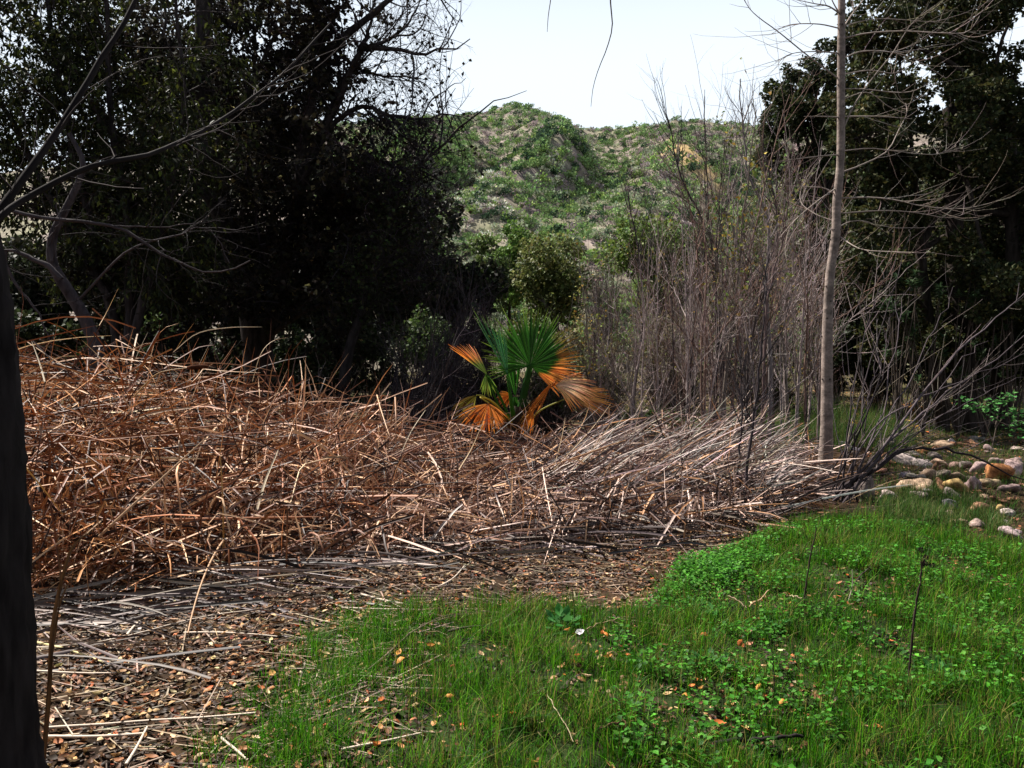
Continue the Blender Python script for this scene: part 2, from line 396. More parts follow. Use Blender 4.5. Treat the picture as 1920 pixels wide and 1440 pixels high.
def big_dark_tree():
    r = np.random.default_rng(101); D = 16.0
    base = at(492, 792, D); base[2] = gz(base[0], base[1]) - .05
    t = thing('dark_tree', base, 'huge dark tangled tree with brown withered leaves filling the upper left, behind the reed bed', 'tree')
    bark = A(.045, .036, .034)
    trunk, tr_ = one(np.vstack([base, pth([(488, 700), (470, 560), (425, 420), (392, 300), (384, 160), (380, -60), (400, -260)], D)]), .34, .12, 22)
    b = Buf(); b.tubes(rough(r, trunk, .015), tr_, 12, bark); part(t, 'trunk', b, M_BARK)
    limbs_px = [
        ([(486, 690), (520, 560), (560, 380), (570, 250), (610, 110), (680, 45), (760, -20), (860, -120)], .17, [16, 15.7, 15.3, 15, 14.8, 14.6, 14.4, 14.2]),
        ([(560, 330), (600, 250), (640, 180), (675, 95), (720, 92), (770, 100), (820, 98), (880, 70)], .085, [15.2, 15, 14.8, 14.6, 14.5, 14.4, 14.2, 14]),
        ([(675, 95), (690, 60), (698, 20), (706, -60)], .05, 14.6),
        ([(690, 92), (730, 72), (760, 52), (780, 20), (800, -30)], .04, 14.5),
        ([(560, 360), (620, 200), (655, 130), (700, 140), (760, 145), (800, 140)], .05, 14.9),
        ([(540, 420), (610, 250), (680, 200), (720, 215), (780, 222), (840, 216), (890, 226)], .06, [15.3, 15, 14.8, 14.6, 14.5, 14.4, 14.2]),
        ([(530, 520), (600, 440), (690, 390), (750, 347), (820, 280), (880, 225), (925, 195), (985, 174)], .045, [15.6, 15.2, 14.6, 14.2, 14, 13.8, 13.6, 13.5]),
        ([(500, 600), (580, 500), (670, 440), (760, 420), (850, 400)], .06, [16, 15.4, 14.8, 14.4, 14.2]),
        ([(495, 640), (560, 590), (660, 560), (760, 530), (840, 520)], .06, [16, 15.4, 14.8, 14.4, 14.2]),
        ([(470, 560), (390, 480), (300, 430), (220, 400), (150, 390)], .09, [16, 15.6, 15.2, 15, 14.8]),
        ([(425, 420), (330, 300), (240, 200), (200, 80)], .08, [16, 15.6, 15.2, 15]),
        ([(392, 300), (460, 180), (520, 60), (560, -80)], .09, 15.8),
        ([(400, 330), (300, 200), (310, 60), (300, -100)], .08, 16.6),
        ([(440, 480), (470, 300), (480, 120), (470, -100)], .09, 16.8),
        ([(470, 560), (420, 560), (340, 590), (280, 640)], .05, [16, 15.2, 14.4, 14]),
        ([(500, 560), (600, 330), (690, 300), (800, 330), (860, 345)], .05, [15.6, 15.2, 15, 14.6, 14.4])]
    LP, LR = [], []
    for pts, rad, dd in limbs_px:
        P, R = one(pth(pts, dd), rad, rad * .10, 16); P = rough(r, P, .03)
        b = Buf(); b.tubes(P, R, 7, bark * r.uniform(.8, 1.2)); part(t, 'limb', b, M_BARK); LP.append(P[0]); LR.append(R[0])
    LP, LR = np.array(LP), np.array(LR)
    B1, R1 = sprout(r, LP, LR, 420, (1.0, 2.8), (25, 75), (.15, 1), .022, 10, .16, -.005, .25)
    q = B1[:, -1]; pu_ = 960 + F * q[:, 0] / q[:, 1]; pv_ = 640 - F * (q[:, 2] - CAMZ) / q[:, 1]; k_ = (pu_ < 880) & ((pv_ > 240) | (pu_ < 640) | (r.uniform(size=len(q)) < .35)); B1, R1 = B1[k_], R1[k_]
    B2, R2 = sprout(r, B1, R1, 3800, (.5, 1.4), (20, 80), (.1, 1), .008, 7, .2, -.01, .3)
    def thin(P, R):
        q = P[:, -1]; pu = 960 + F * q[:, 0] / q[:, 1]; pv = 640 - F * (q[:, 2] - CAMZ) / q[:, 1]; o = P[:, 0]; pu0 = 960 + F * o[:, 0] / o[:, 1]
        lim = np.where(pv < 225, 850, np.where(pv < 420, 850, 840)) + r.normal(0, 38, len(P))
        prob = np.where((pv < 225) & (pu0 > 625), np.interp(pu0, [625, 700, 850], [.6, .42, .4]), 1)
        k = (pu < lim) & (r.uniform(size=len(P)) < prob); return P[k], R[k]
    B2, R2 = thin(B2, R2)
    B3, R3 = sprout(r, B2, R2, 12000, (.2, .6), (20, 80), (.1, 1), .0035, 4, .2, 0, .4)
    X1, Y1 = sprout(r, LP[1:7], LR[1:7], 420, (.5, 1.5), (20, 65), (.2, 1), .009, 9, .14, .01, .3); X1, Y1 = thin(X1, Y1); X2, Y2 = sprout(r, X1, Y1, 2600, (.2, .7), (20, 70), (.1, 1), .0042, 6, .16, .01, .4); X2, Y2 = thin(X2, Y2)
    b = Buf(); b.tubes(X1, Y1, 4, A(.03, .025, .027)); b.tubes(X2, Y2, 3, A(.03, .025, .027)); part(t, 'twigs', b, M_TWIG, 'stuff')
    b = Buf(); leafy(b, r, X2, 900, (.05, .10), .4, [(.025, .02, .014), (.03, .026, .016)], .3); part(t, 'foliage', b, M_DULL, 'stuff', False)
    b = Buf(); b.tubes(B1, R1, 5, pal(r, len(B1), [(.05, .042, .045), (.035, .03, .03)])); part(t, 'branches', b, M_TWIG, 'stuff')
    b = Buf(); b.tubes(B2, R2, 3, pal(r, len(B2), [(.036, .029, .036), (.02, .016, .019), (.10, .084, .092)], w=[3, 3, .4])); b.tubes(B3, R3, 3, pal(r, len(B3), [(.05, .04, .045), (.03, .025, .028)]))
    part(t, 'twigs', b, M_TWIG, 'stuff')
    b = Buf(); core = B2[B2[:, 0, 0] < at(690, 300, 15)[0]]
    leafy(b, r, core, 46000, (.06, .12), .42, [(.022, .018, .012), (.03, .026, .014), (.016, .015, .012), (.34, .29, .13)], .3, [4, 3, 4, .16])  # the few pale yellow leaves stand in for sunlit glints
    leafy(b, r, B2, 5500, (.05, .09), .42, [(.025, .02, .014), (.03, .026, .016)], .3)
    part(t, 'foliage', b, M_DULL, 'stuff', False)
big_dark_tree()

def backdrop_tree(name, label, px, py_top, py_bot, d, wpx, cols, seed, n=7000, leaf=.13, trunk=True, group=None, mat=None, holes=1.0, twig=0, wr=.42):
    r = np.random.default_rng(seed); k = F / d
    base = A((px - 960) / F * d, d, 0); base[2] = gz(base[0], d) - .05
    zt, zb = at(px, py_top, d)[2], max(at(px, py_bot, d)[2], base[2] + .15); w = wpx / k / 2
    t = thing(name, base, label, 'tree' if trunk else 'bush', group)
    cz, hz = (zt + zb) / 2, (zt - zb) / 2
    m = int(26 * holes); q = nrm(r.normal(size=(m, 3))) * r.uniform(.2, .85, (m, 1))
    cen = A(base[0], base[1], cz) + q * A(w, min(w, 3.2), hz); rad = r.uniform(.2, .38, m) * min(w, hz) * 1.05
    p, dr = clumps(r, cen, rad, n); p[:, 2] = np.maximum(p[:, 2], base[2] + .03)
    b = Buf(); l = r.uniform(.7, 1.3, n) * leaf
    b.leaves(p, nrm(dr + r.normal(0, .7, (n, 3)) + A(0, 0, -.1)), nrm(dr * .5 + r.normal(0, .6, (n, 3)) + A(0, 0, .5)), l, l * wr, pal(r, n, cols, .3))
    part(t, 'crown' if trunk else 'foliage', b, mat or M_LEAF, 'stuff', False)
    if trunk:
        P, R = one([base, base + A(r.normal(0, .15), 0, (cz - base[2]) * .5), A(base[0] + r.normal(0, .2), d, cz), A(base[0], d, zt - .3 * hz)], .05 + .02 * hz, .02, 10)
        b = Buf(); b.tubes(P, R, 7, A(.05, .04, .035)); part(t, 'trunk', b, M_BARK)
        s = cen[r.permutation(m)[:10]]
        b = Buf()
        for c in s:
            a0 = P[0][r.integers(3, 7)]; Q, RR = one([a0, (a0 + c) / 2 + r.normal(0, .15, 3), c], .035, .01, 7); b.tubes(Q, RR, 5, A(.05, .04, .035))
        part(t, 'limbs', b, M_BARK, 'stuff')
    if twig:
        P, R = one([base, A(base[0], d, zb + .2 * hz), A(base[0], d, cz)], .03, .01, 6)
        s0 = np.stack([np.repeat(base[None], 12, 0) + r.normal(0, .25, (12, 3)) * A(1, 1, 0)], 0)
        st = np.zeros((twig, 8, 3)); e = cen[r.integers(0, m, twig)] + r.normal(0, .4, (twig, 3)) * min(w, hz)
        s0 = base + r.normal(0, .3, (twig, 3)) * A(w * .5, .5, 0)
        u = np.linspace(0, 1, 8)[None, :, None]; st = s0[:, None] * (1 - u) + e[:, None] * u + r.normal(0, .04, st.shape)
        b = Buf(); b.tubes(st, np.full((twig, 1), .012) * np.linspace(1, .3, 8)[None], 3, pal(r, twig, [(.20, .16, .145), (.10, .08, .072)])); part(t, 'stems', b, M_TWIG, 'stuff')
    return t
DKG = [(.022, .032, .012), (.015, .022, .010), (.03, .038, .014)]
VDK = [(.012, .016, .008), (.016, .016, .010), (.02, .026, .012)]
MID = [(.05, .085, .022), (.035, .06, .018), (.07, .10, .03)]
YEL = [(.12, .14, .03), (.09, .12, .025), (.17, .15, .04)]
# woods behind the reed bed, left to right
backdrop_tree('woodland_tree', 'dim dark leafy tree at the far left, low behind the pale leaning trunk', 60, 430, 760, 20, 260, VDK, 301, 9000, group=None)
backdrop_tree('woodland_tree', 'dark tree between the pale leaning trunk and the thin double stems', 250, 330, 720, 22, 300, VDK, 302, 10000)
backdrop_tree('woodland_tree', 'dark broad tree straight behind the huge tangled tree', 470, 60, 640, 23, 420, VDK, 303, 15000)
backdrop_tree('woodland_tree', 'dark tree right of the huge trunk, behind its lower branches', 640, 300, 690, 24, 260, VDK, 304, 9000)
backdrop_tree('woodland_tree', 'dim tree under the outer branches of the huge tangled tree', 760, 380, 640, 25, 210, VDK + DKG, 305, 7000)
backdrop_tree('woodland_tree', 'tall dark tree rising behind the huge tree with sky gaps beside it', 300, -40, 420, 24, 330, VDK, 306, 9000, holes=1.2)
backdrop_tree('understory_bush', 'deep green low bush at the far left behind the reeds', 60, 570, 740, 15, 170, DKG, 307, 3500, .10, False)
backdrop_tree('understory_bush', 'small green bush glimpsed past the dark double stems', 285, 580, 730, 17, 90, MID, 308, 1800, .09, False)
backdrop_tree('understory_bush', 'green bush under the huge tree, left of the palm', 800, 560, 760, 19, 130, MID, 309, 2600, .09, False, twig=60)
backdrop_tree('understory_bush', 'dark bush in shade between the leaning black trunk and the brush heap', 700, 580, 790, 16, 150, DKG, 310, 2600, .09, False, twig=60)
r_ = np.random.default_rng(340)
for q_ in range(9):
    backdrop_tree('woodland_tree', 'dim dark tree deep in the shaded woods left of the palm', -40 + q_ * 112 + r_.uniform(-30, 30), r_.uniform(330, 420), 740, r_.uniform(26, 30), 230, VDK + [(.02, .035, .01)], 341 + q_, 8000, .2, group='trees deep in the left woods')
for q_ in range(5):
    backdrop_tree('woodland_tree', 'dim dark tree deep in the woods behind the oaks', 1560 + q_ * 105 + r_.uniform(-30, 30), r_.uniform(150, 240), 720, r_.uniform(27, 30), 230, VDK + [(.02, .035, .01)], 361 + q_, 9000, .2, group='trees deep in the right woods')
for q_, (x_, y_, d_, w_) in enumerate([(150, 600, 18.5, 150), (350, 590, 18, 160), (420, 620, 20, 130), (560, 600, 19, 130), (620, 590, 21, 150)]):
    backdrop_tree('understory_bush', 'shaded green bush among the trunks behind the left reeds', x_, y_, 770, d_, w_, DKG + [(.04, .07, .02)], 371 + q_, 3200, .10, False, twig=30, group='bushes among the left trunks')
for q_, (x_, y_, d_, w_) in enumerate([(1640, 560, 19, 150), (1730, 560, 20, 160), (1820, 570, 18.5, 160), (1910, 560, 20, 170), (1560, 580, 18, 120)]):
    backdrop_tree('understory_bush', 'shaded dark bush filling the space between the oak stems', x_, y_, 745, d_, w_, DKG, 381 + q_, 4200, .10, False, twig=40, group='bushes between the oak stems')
# middle gap
backdrop_tree('oak_tree', 'dense rounded olive-green oak at the foot of the hill, above the palm', 1030, 408, 660, 27, 190, [(.10, .12, .035), (.15, .16, .05), (.06, .08, .022)], 320, 9000, .12, holes=1.5)
backdrop_tree('oak_tree', 'bright green rounded tree just left of and behind the olive oak', 965, 388, 600, 31, 120, [(.11, .18, .04), (.085, .15, .03)], 321, 7000, .13)
backdrop_tree('hill_foot_bush', 'sunlit green feathery bush left of the bright round tree', 912, 420, 640, 29, 90, [(.09, .13, .035), (.07, .10, .03)], 322, 3500, .12, False, twig=80)
backdrop_tree('hill_foot_bush', 'grey-green wispy bush beside the outer branches of the dark tree', 850, 430, 660, 27, 110, [(.09, .10, .05), (.12, .12, .07)], 323, 3000, .10, False, twig=140)
backdrop_tree('hill_foot_bush', 'pinkish bare twiggy bush right of the olive oak', 1130, 425, 620, 30, 110, [(.22, .16, .145), (.15, .11, .10)], 324, 700, .08, False, twig=170, mat=M_DULL)
backdrop_tree('oak_tree', 'leafy green tree behind the bare saplings, right of the pinkish bush', 1235, 350, 640, 26, 220, [(.12, .17, .035), (.085, .13, .028)], 325, 9000, .12)
backdrop_tree('oak_tree', 'dark green tree deep behind the bare sapling thicket', 1370, 370, 720, 24, 240, [(.07, .10, .026), (.05, .075, .02)], 326, 10000, .12)
backdrop_tree('yellowing_tree', 'tree with yellow-green autumn leaves behind the tallest bare saplings', 1450, 255, 560, 21, 210, YEL + MID, 327, 4200, .08, holes=1.3)
backdrop_tree('oak_tree', 'dark tree behind the slim pale trunk', 1570, 330, 740, 20, 240, DKG, 328, 11000, .10)
backdrop_tree('understory_bush', 'brown twiggy bush behind the palm, under the olive oak', 1080, 590, 790, 17, 190, [(.10, .09, .035), (.13, .11, .05)], 329, 2600, .08, False, twig=420)
backdrop_tree('understory_bush', 'brown twiggy bush in the middle of the sapling thicket', 1260, 560, 770, 17.5, 220, [(.11, .10, .04), (.14, .12, .06)], 330, 2600, .08, False, twig=420)
backdrop_tree('understory_bush', 'dark twiggy bush behind the right side of the sapling thicket', 1430, 560, 790, 16.5, 200, [(.04, .035, .02), (.05, .055, .02)], 331, 2400, .08, False, twig=420)
backdrop_tree('understory_bush', 'dark twiggy brush right behind the palm, left side', 915, 660, 800, 13.2, 150, [(.03, .026, .016), (.03, .04, .016)], 335, 1200, .07, False, twig=420)
backdrop_tree('understory_bush', 'dark twiggy brush right behind the palm, right side', 1030, 650, 805, 13.6, 170, [(.08, .07, .035), (.07, .09, .03)], 336, 1400, .07, False, twig=420)
backdrop_tree('understory_bush', 'brownish brush between the palm and the first bare saplings', 1125, 640, 810, 14.5, 130, [(.12, .10, .05), (.10, .12, .04)], 337, 1300, .07, False, twig=360)
backdrop_tree('understory_bush', 'dark low brush behind the middle of the reed bed', 830, 690, 800, 13.5, 170, [(.03, .026, .018), (.03, .036, .014)], 338, 1300, .07, False, twig=380)
backdrop_tree('understory_bush', 'dark low brush under the huge tree, behind the reeds', 590, 680, 800, 14.5, 200, [(.02, .018, .012), (.022, .03, .012)], 339, 2200, .08, False, twig=200)
backdrop_tree('understory_bush', 'low green bush among the pale stones behind the palm', 1230, 770, 860, 13.6, 150, MID, 332, 1800, .06, False, twig=40)
backdrop_tree('understory_bush', 'dark shrub in the oak shade right of the slim trunk', 1660, 600, 750, 19, 170, DKG, 333, 2800, .08, False, twig=60)

def oak(name, label, stems, cl, d, cols, seed, n, leaf, limbs=14, spread=1.6):
    r = np.random.default_rng(seed); base = at(*stems[0][0][0], d); base[2] = gz(base[0], base[1]) - .05
    t = thing(name, base, label, 'tree'); k = F / d; P0 = []
    for pts, rad in stems:
        P = pth(pts, d); P[0, 2] = gz(P[0, 0], P[0, 1]) - .05
        P, R = one(P, rad, rad * .5, 14); P = rough(r, P, .02); b = Buf(); b.tubes(P, R, 10, A(.035, .028, .024)); part(t, 'trunk', b, M_BARK); P0.append(P[0])
    cen = np.array([at(c[0], c[1], d + r.uniform(-spread, spread)) for c in cl]); rad = np.array([c[2] / k for c in cl])
    sub = 18; d1 = nrm(r.normal(size=(len(cen), sub, 3))) * r.uniform(.35, 1.12, (len(cen), sub, 1))
    sc = (cen[:, None] + d1 * rad[:, None, None]).reshape(-1, 3); sr = np.repeat(rad, sub) * r.uniform(.14, .36, len(cen) * sub)
    p, dr = clumps(r, sc, sr, n); b = Buf(); l = r.uniform(.7, 1.3, n) * leaf
    b.leaves(p, nrm(dr + r.normal(0, .7, (n, 3))), nrm(dr * .4 + r.normal(0, .6, (n, 3)) + A(0, 0, .6)), l, l * .4, pal(r, n, cols, .3))
    part(t, 'crown', b, M_LEAF, 'stuff', False)
    for c in cen[:limbs]:
        T = P0[r.integers(len(P0))]; a0 = T[r.integers(8, 14)]
        Q, RR = one([a0, a0 * .55 + c * .45 + A(0, 0, .2), c], .07, .02, 9); Q = rough(r, Q, .03); b = Buf(); b.tubes(Q, RR, 6, A(.035, .028, .024)); part(t, 'limb', b, M_BARK)
    tw = 700; i = r.integers(0, len(sc), tw); e = sc[i] + r.normal(0, 1, (tw, 3)) * sr[i][:, None] * .6; s = cen[i // sub]
    u = np.linspace(0, 1, 6)[None, :, None]; Q = s[:, None] * (1 - u) + e[:, None] * u + r.normal(0, .03, (tw, 6, 3))
    b = Buf(); b.tubes(Q, np.full((tw, 1), .012) * np.linspace(1, .3, 6)[None], 3, A(.04, .032, .03)); part(t, 'twigs', b, M_TWIG, 'stuff')
OAKC = [(.028, .038, .013), (.02, .028, .010), (.045, .05, .018), (.06, .055, .018)]
oak('oak_tree', 'massive dark oak filling the upper right above the stony creek bed',
    [([(1766, 795), (1764, 740), (1745, 640), (1730, 520), (1720, 380)], .17), ([(1815, 790), (1808, 700), (1800, 560), (1790, 400), (1780, 200)], .26), ([(1872, 792), (1876, 720), (1890, 600), (1900, 420), (1890, 200)], .22)],
    [(1780, 80, 110), (1900, 150, 120), (1700, 320, 80), (1820, 330, 120), (1920, 420, 130), (1760, 450, 95), (1660, 420, 80), (1690, 110, 80), (1640, 60, 60), (1920, -40, 120), (1760, -80, 120), (1650, 530, 70), (1730, 560, 70), (1860, 540, 100), (1620, 320, 60), (1840, 200, 90), (2020, 250, 160), (2040, 500, 150), (1700, 210, 60), (1640, -60, 60), (1950, 600, 80), (1640, 190, 70), (1610, 260, 60), (1660, 330, 70), (1720, 0, 80), (1850, 30, 100), (1600, 430, 60), (1600, 540, 60), (1800, 520, 80), (1680, 620, 60), (1760, 630, 65), (1850, 640, 70), (1930, 650, 70), (1640, 640, 50), (1800, 580, 70)],
    16.5, OAKC, 401, 120000, .085)
oak('oak_tree', 'smaller oak with sky showing through, left of the slim pale trunk top',
    [([(1540, 780), (1535, 600), (1530, 430), (1520, 280)], .14)],
    [(1475, 170, 45), (1530, 130, 45), (1460, 240, 42), (1530, 220, 50), (1585, 95, 45), (1490, 200, 40), (1570, 170, 40), (1590, 250, 45), (1620, 190, 40), (1520, 300, 40), (1440, 290, 30)],
    20.5, [(.028, .038, .015), (.02, .03, .012), (.05, .055, .02)], 402, 22000, .085, 11, .9)
oak('background_oak', 'dark oak beyond the massive oak, closing the woods at the far right',
    [([(1960, 770), (1955, 600), (1950, 400)], .2)],
    [(1700, 480, 110), (1850, 480, 130), (1960, 300, 140), (1780, 260, 100), (1640, 470, 80), (2000, 560, 130), (1740, 600, 70), (1880, 620, 80), (1660, 620, 60)],
    24, VDK + DKG, 403, 26000, .15, 6)

def rosette_shrub(px, py0, pts, d, seed, label):
    r = np.random.default_rng(seed); base = A((px - 960) / F * d, d, 0); base[2] = gz(base[0], d)
    t = thing('glossy_shrub', base, label, 'bush'); bs, bl = Buf(), Buf()
    for (x, y) in pts:
        tip = at(x, y, d + r.uniform(-.3, .3)); P, R = one([base, base * .6 + tip * .4 + A(r.normal(0, .1), 0, .1), tip], .016, .006, 9); bs.tubes(P, R, 5, A(.07, .055, .045))
        n = 26; a = r.uniform(0, 6.28, n); el = r.uniform(-.2, 1.1, n); ax = np.stack([np.cos(a) * np.cos(el), np.sin(a) * np.cos(el), np.sin(el)], 1)
        hub = tip + A(0, 0, -1) * r.uniform(0, .12, (n, 1)); l = r.uniform(.09, .16, n)
        bl.leaves(hub, ax, nrm(A(0, 0, 1) - ax * .3), l, l * .16, pal(r, n, [(.05, .085, .035), (.035, .065, .03)], .2))
    part(t, 'stems', bs, M_TWIG, 'stuff'); part(t, 'leaves', bl, M_LEAF, 'stuff', False)
R_ = np.random.default_rng(77)
for q, (x, lab) in enumerate([(1690, 'shrub of glossy leaf rosettes just right of the slim trunk, in oak shade'), (1735, 'shrub of glossy leaf rosettes in front of the leftmost oak stem'), (1800, 'tall shrub of glossy leaf rosettes before the middle oak stem'), (1850, 'shrub of glossy leaf rosettes between the middle and right oak stems'), (1905, 'shrub of glossy leaf rosettes at the right edge of the oak shade')]):
    rosette_shrub(x, 780, [(x + R_.uniform(-45, 45), R_.uniform(490, 710)) for _ in range(13)], 14.2 + .2 * q, 500 + q, lab)
def green_sapling():
    r = np.random.default_rng(520); d = 11.5; base = at(1858, 850, d); base[2] = gz(base[0], d)
    t = thing('green_sapling', base, 'bright green leafed sapling above the creek stones, before the dark oak stems', 'sapling'); bs, bl = Buf(), Buf()
    tips = []
    for pts in ([(1858, 850), (1868, 800), (1872, 765), (1868, 752)], [(1868, 800), (1890, 775), (1915, 780)], [(1862, 830), (1835, 765), (1805, 758)], [(1872, 790), (1895, 800), (1930, 815)], [(1866, 800), (1880, 750), (1896, 742)], [(1835, 770), (1850, 760), (1860, 775)]):
        P, R = one(pth(pts, d), .009, .003, 10); bs.tubes(P, R, 5, A(.14, .11, .09)); tips.append(P[0][4:])
    q = np.concatenate(tips); n = 190; i = r.integers(0, len(q), n); l = r.uniform(.05, .09, n)
    bl.leaves(q[i] + r.normal(0, .05, (n, 3)), nrm(r.normal(0, 1, (n, 3)) * A(1, 1, .4)), nrm(r.normal(0, .35, (n, 3)) + A(0, 0, 1)), l, l * .42, pal(r, n, [(.06, .20, .05), (.05, .15, .035), (.10, .25, .07)], .2))
    part(t, 'stem', bs, M_TWIG); part(t, 'leaves', bl, M_LEAF, 'stuff', False)
green_sapling()

# trees of the left edge ---------------------------------------------------------------------
def near_tree():
    r = np.random.default_rng(601); d = 2.6; base = A((-40 - 960) / F * d, d, 0); base[2] = gz(base[0], d) - .03
    t = thing('near_tree', base, 'blackish rough trunk standing closest, cut off by the left edge, with dark slanting branches', 'tree'); bark = A(.030, .025, .025)
    P, R = one(np.vstack([base, pth([(-52, 1440), (-64, 1200), (-72, 960), (-80, 800), (-90, 640), (-110, 480), (-160, 250), (-250, 0), (-330, -300)], d)]), .20, .15, 26)
    b = Buf(); P = np.array([smooth(P[0], 90)]); R = np.interp(np.linspace(0, 1, 90), np.linspace(0, 1, 26), R[0])[None, :, None] * (1 + .06 * np.sin(np.arange(40) * 1.9 + np.sin(np.arange(90) * .35)[:, None] * 1.2) + r.normal(0, .018, (90, 40)))[None]; b.tubes(P, R, 40, bark * .8); part(t, 'trunk', b, M_BARK)
    LP, LR = [], []
    for pts, rad, dd in [
        ([(-150, 560), (-60, 480), (0, 392), (100, 258), (190, 110), (262, -10), (330, -130)], .019, [2.6, 2.75, 2.9, 3.1, 3.3, 3.5, 3.7]),
        ([(-130, 520), (0, 408), (60, 365), (140, 325), (220, 300), (300, 283), (380, 245), (450, 200), (540, 130), (620, 40)], .0135, [2.6, 2.8, 2.9, 3.0, 3.1, 3.3, 3.5, 3.7, 3.9, 4.2]),
        ([(-280, 60), (-100, -160), (300, -420), (760, -420), (1040, -260), (1130, -120), (1143, -40)], .03, [2.6, 2.8, 3.2, 3.8, 4.2, 4.4, 4.4])]:
        P, R = one(pth(pts, dd), rad, rad * .4, 22); P = rough(r, P, .003); b = Buf(); b.tubes(P, R, 7, bark * .8); part(t, 'limb', b, M_TWIG); LP.append(P[0]); LR.append(R[0])
    T, TR = sprout(r, np.array(LP)[:2], np.array(LR)[:2], 34, (.25, .9), (25, 65), (.25, 1), .003, 9, .13, -.01, .35)
    b = Buf(); b.tubes(T, TR, 4, bark * 1.8)
    for pts in ([(1143, -40), (1145, 10), (1148, 50), (1138, 90), (1122, 130), (1112, 165), (1108, 200)], [(1040, -260), (1032, -100), (1034, -20), (1028, 30), (1026, 60)], [(1130, -120), (1180, -60), (1240, -30), (1290, -60)]):
        P, R = one(pth(pts, 4.4), .0042, .0012, 14); b.tubes(P, R, 4, A(.10, .08, .07))
    part(t, 'twigs', b, M_TWIG, 'stuff')
    n = 26000; cen = np.stack([r.uniform(-7, 3.5, 90), r.uniform(-5.5, .8, 90), r.uniform(4.2, 9, 90)], 1); p, dr = clumps(r, cen, r.uniform(.6, 1.3, 90), n); l = r.uniform(.10, .18, n); b = Buf()  # unseen crown overhead, added to keep skylight off the near ground
    b.leaves(p, nrm(dr + r.normal(0, .7, (n, 3))), nrm(r.normal(0, .6, (n, 3)) + A(0, 0, .8)), l, l * .42, pal(r, n, [(.03, .03, .014), (.022, .026, .010)], .3)); part(t, 'crown', b, M_DULL, 'stuff', False)
near_tree()
def shade_woods_behind():  # unseen woods added behind the camera to cut skylight and deepen shade
    r = np.random.default_rng(605); n = 42000; m = 150; x = r.uniform(-16, 16, m); cen = np.stack([x, -7.5 - r.uniform(0, 4, m) + .012 * x**2, r.uniform(.6, 9.5, m)], 1); p, dr = clumps(r, cen, r.uniform(.9, 1.9, m), n); p[:, 2] = np.maximum(p[:, 2], .05); l = r.uniform(.16, .30, n); b = Buf()
    b.leaves(p, nrm(dr + r.normal(0, .7, (n, 3))), nrm(r.normal(0, .6, (n, 3)) + A(0, 0, .6)), l, l * .42, pal(r, n, DKG, .3))
    xs = np.linspace(-14, 14, 9) + r.normal(0, .6, 9); P = np.stack([np.stack([xs, np.full(9, -8.5) + r.normal(0, 1, 9), np.full(9, z)], 1) for z in (-.1, 2, 5, 8)], 1); b.tubes(P, np.full((9, 1), .2) * np.array([[1, .8, .6, .3]]), 8, A(.04, .032, .03))
    solo('woods', b, M_DULL, (0, 0, 0), 'unseen dark leafy woods added behind the viewpoint to shade the clearing', 'woods', kind='stuff', smooth=False)
shade_woods_behind()
def pale_leaner():
    r = np.random.default_rng(611); d = 10.2; base = at(192, 800, d); base[2] = gz(base[0], d) - .05
    t = thing('leaning_tree', base, 'pale grey bare trunk curving to the left behind the reeds, near the left edge', 'tree'); c = A(.055, .047, .05)
    P, R = one(np.vstack([base, pth([(184, 690), (176, 636), (150, 580), (114, 524), (98, 490), (100, 440), (125, 390), (150, 335), (155, 300), (130, 250)], d)]), .10, .025, 24)
    b = Buf(); b.tubes(P, R, 9, c); part(t, 'trunk', b, M_BARK); LP, LR = [P[0]], [R[0]]
    for pts, rad in [([(114, 524), (88, 498), (48, 480), (20, 470), (-30, 480)], .04), ([(10, 470), (12, 500), (40, 545), (72, 590), (95, 640)], .025), ([(-40, 380), (30, 398), (110, 412), (215, 424), (270, 455), (330, 492), (400, 510), (470, 490)], .03), ([(215, 424), (300, 425), (420, 415)], .012), ([(150, 560), (240, 470), (330, 440), (390, 430), (430, 490)], .016), ([(98, 490), (90, 450), (110, 420), (105, 380)], .016)]:
        P, R = one(pth(pts, d - .4), rad, rad * .3, 18); P = rough(r, P, .012); R_1 = R; b = Buf(); b.tubes(P, R_1, 6, c * r.uniform(.8, 1.2)); part(t, 'limb', b, M_TWIG)
        LP.append(smooth(P[0], 24)); LR.append(np.interp(np.linspace(0, 1, 24), np.linspace(0, 1, 18), R_1[0]))
    T, TR = sprout(r, np.array(LP), np.array(LR), 60, (.4, 1.5), (25, 70), (.2, 1), .006, 9, .16, .01, .3)
    T2, TR2 = sprout(r, T, TR, 180, (.2, .7), (25, 70), (.2, 1), .003, 6, .16, .01, .4)
    b = Buf(); b.tubes(T, TR, 4, c * .55); b.tubes(T2, TR2, 3, c * .45); part(t, 'twigs', b, M_TWIG, 'stuff')
pale_leaner()
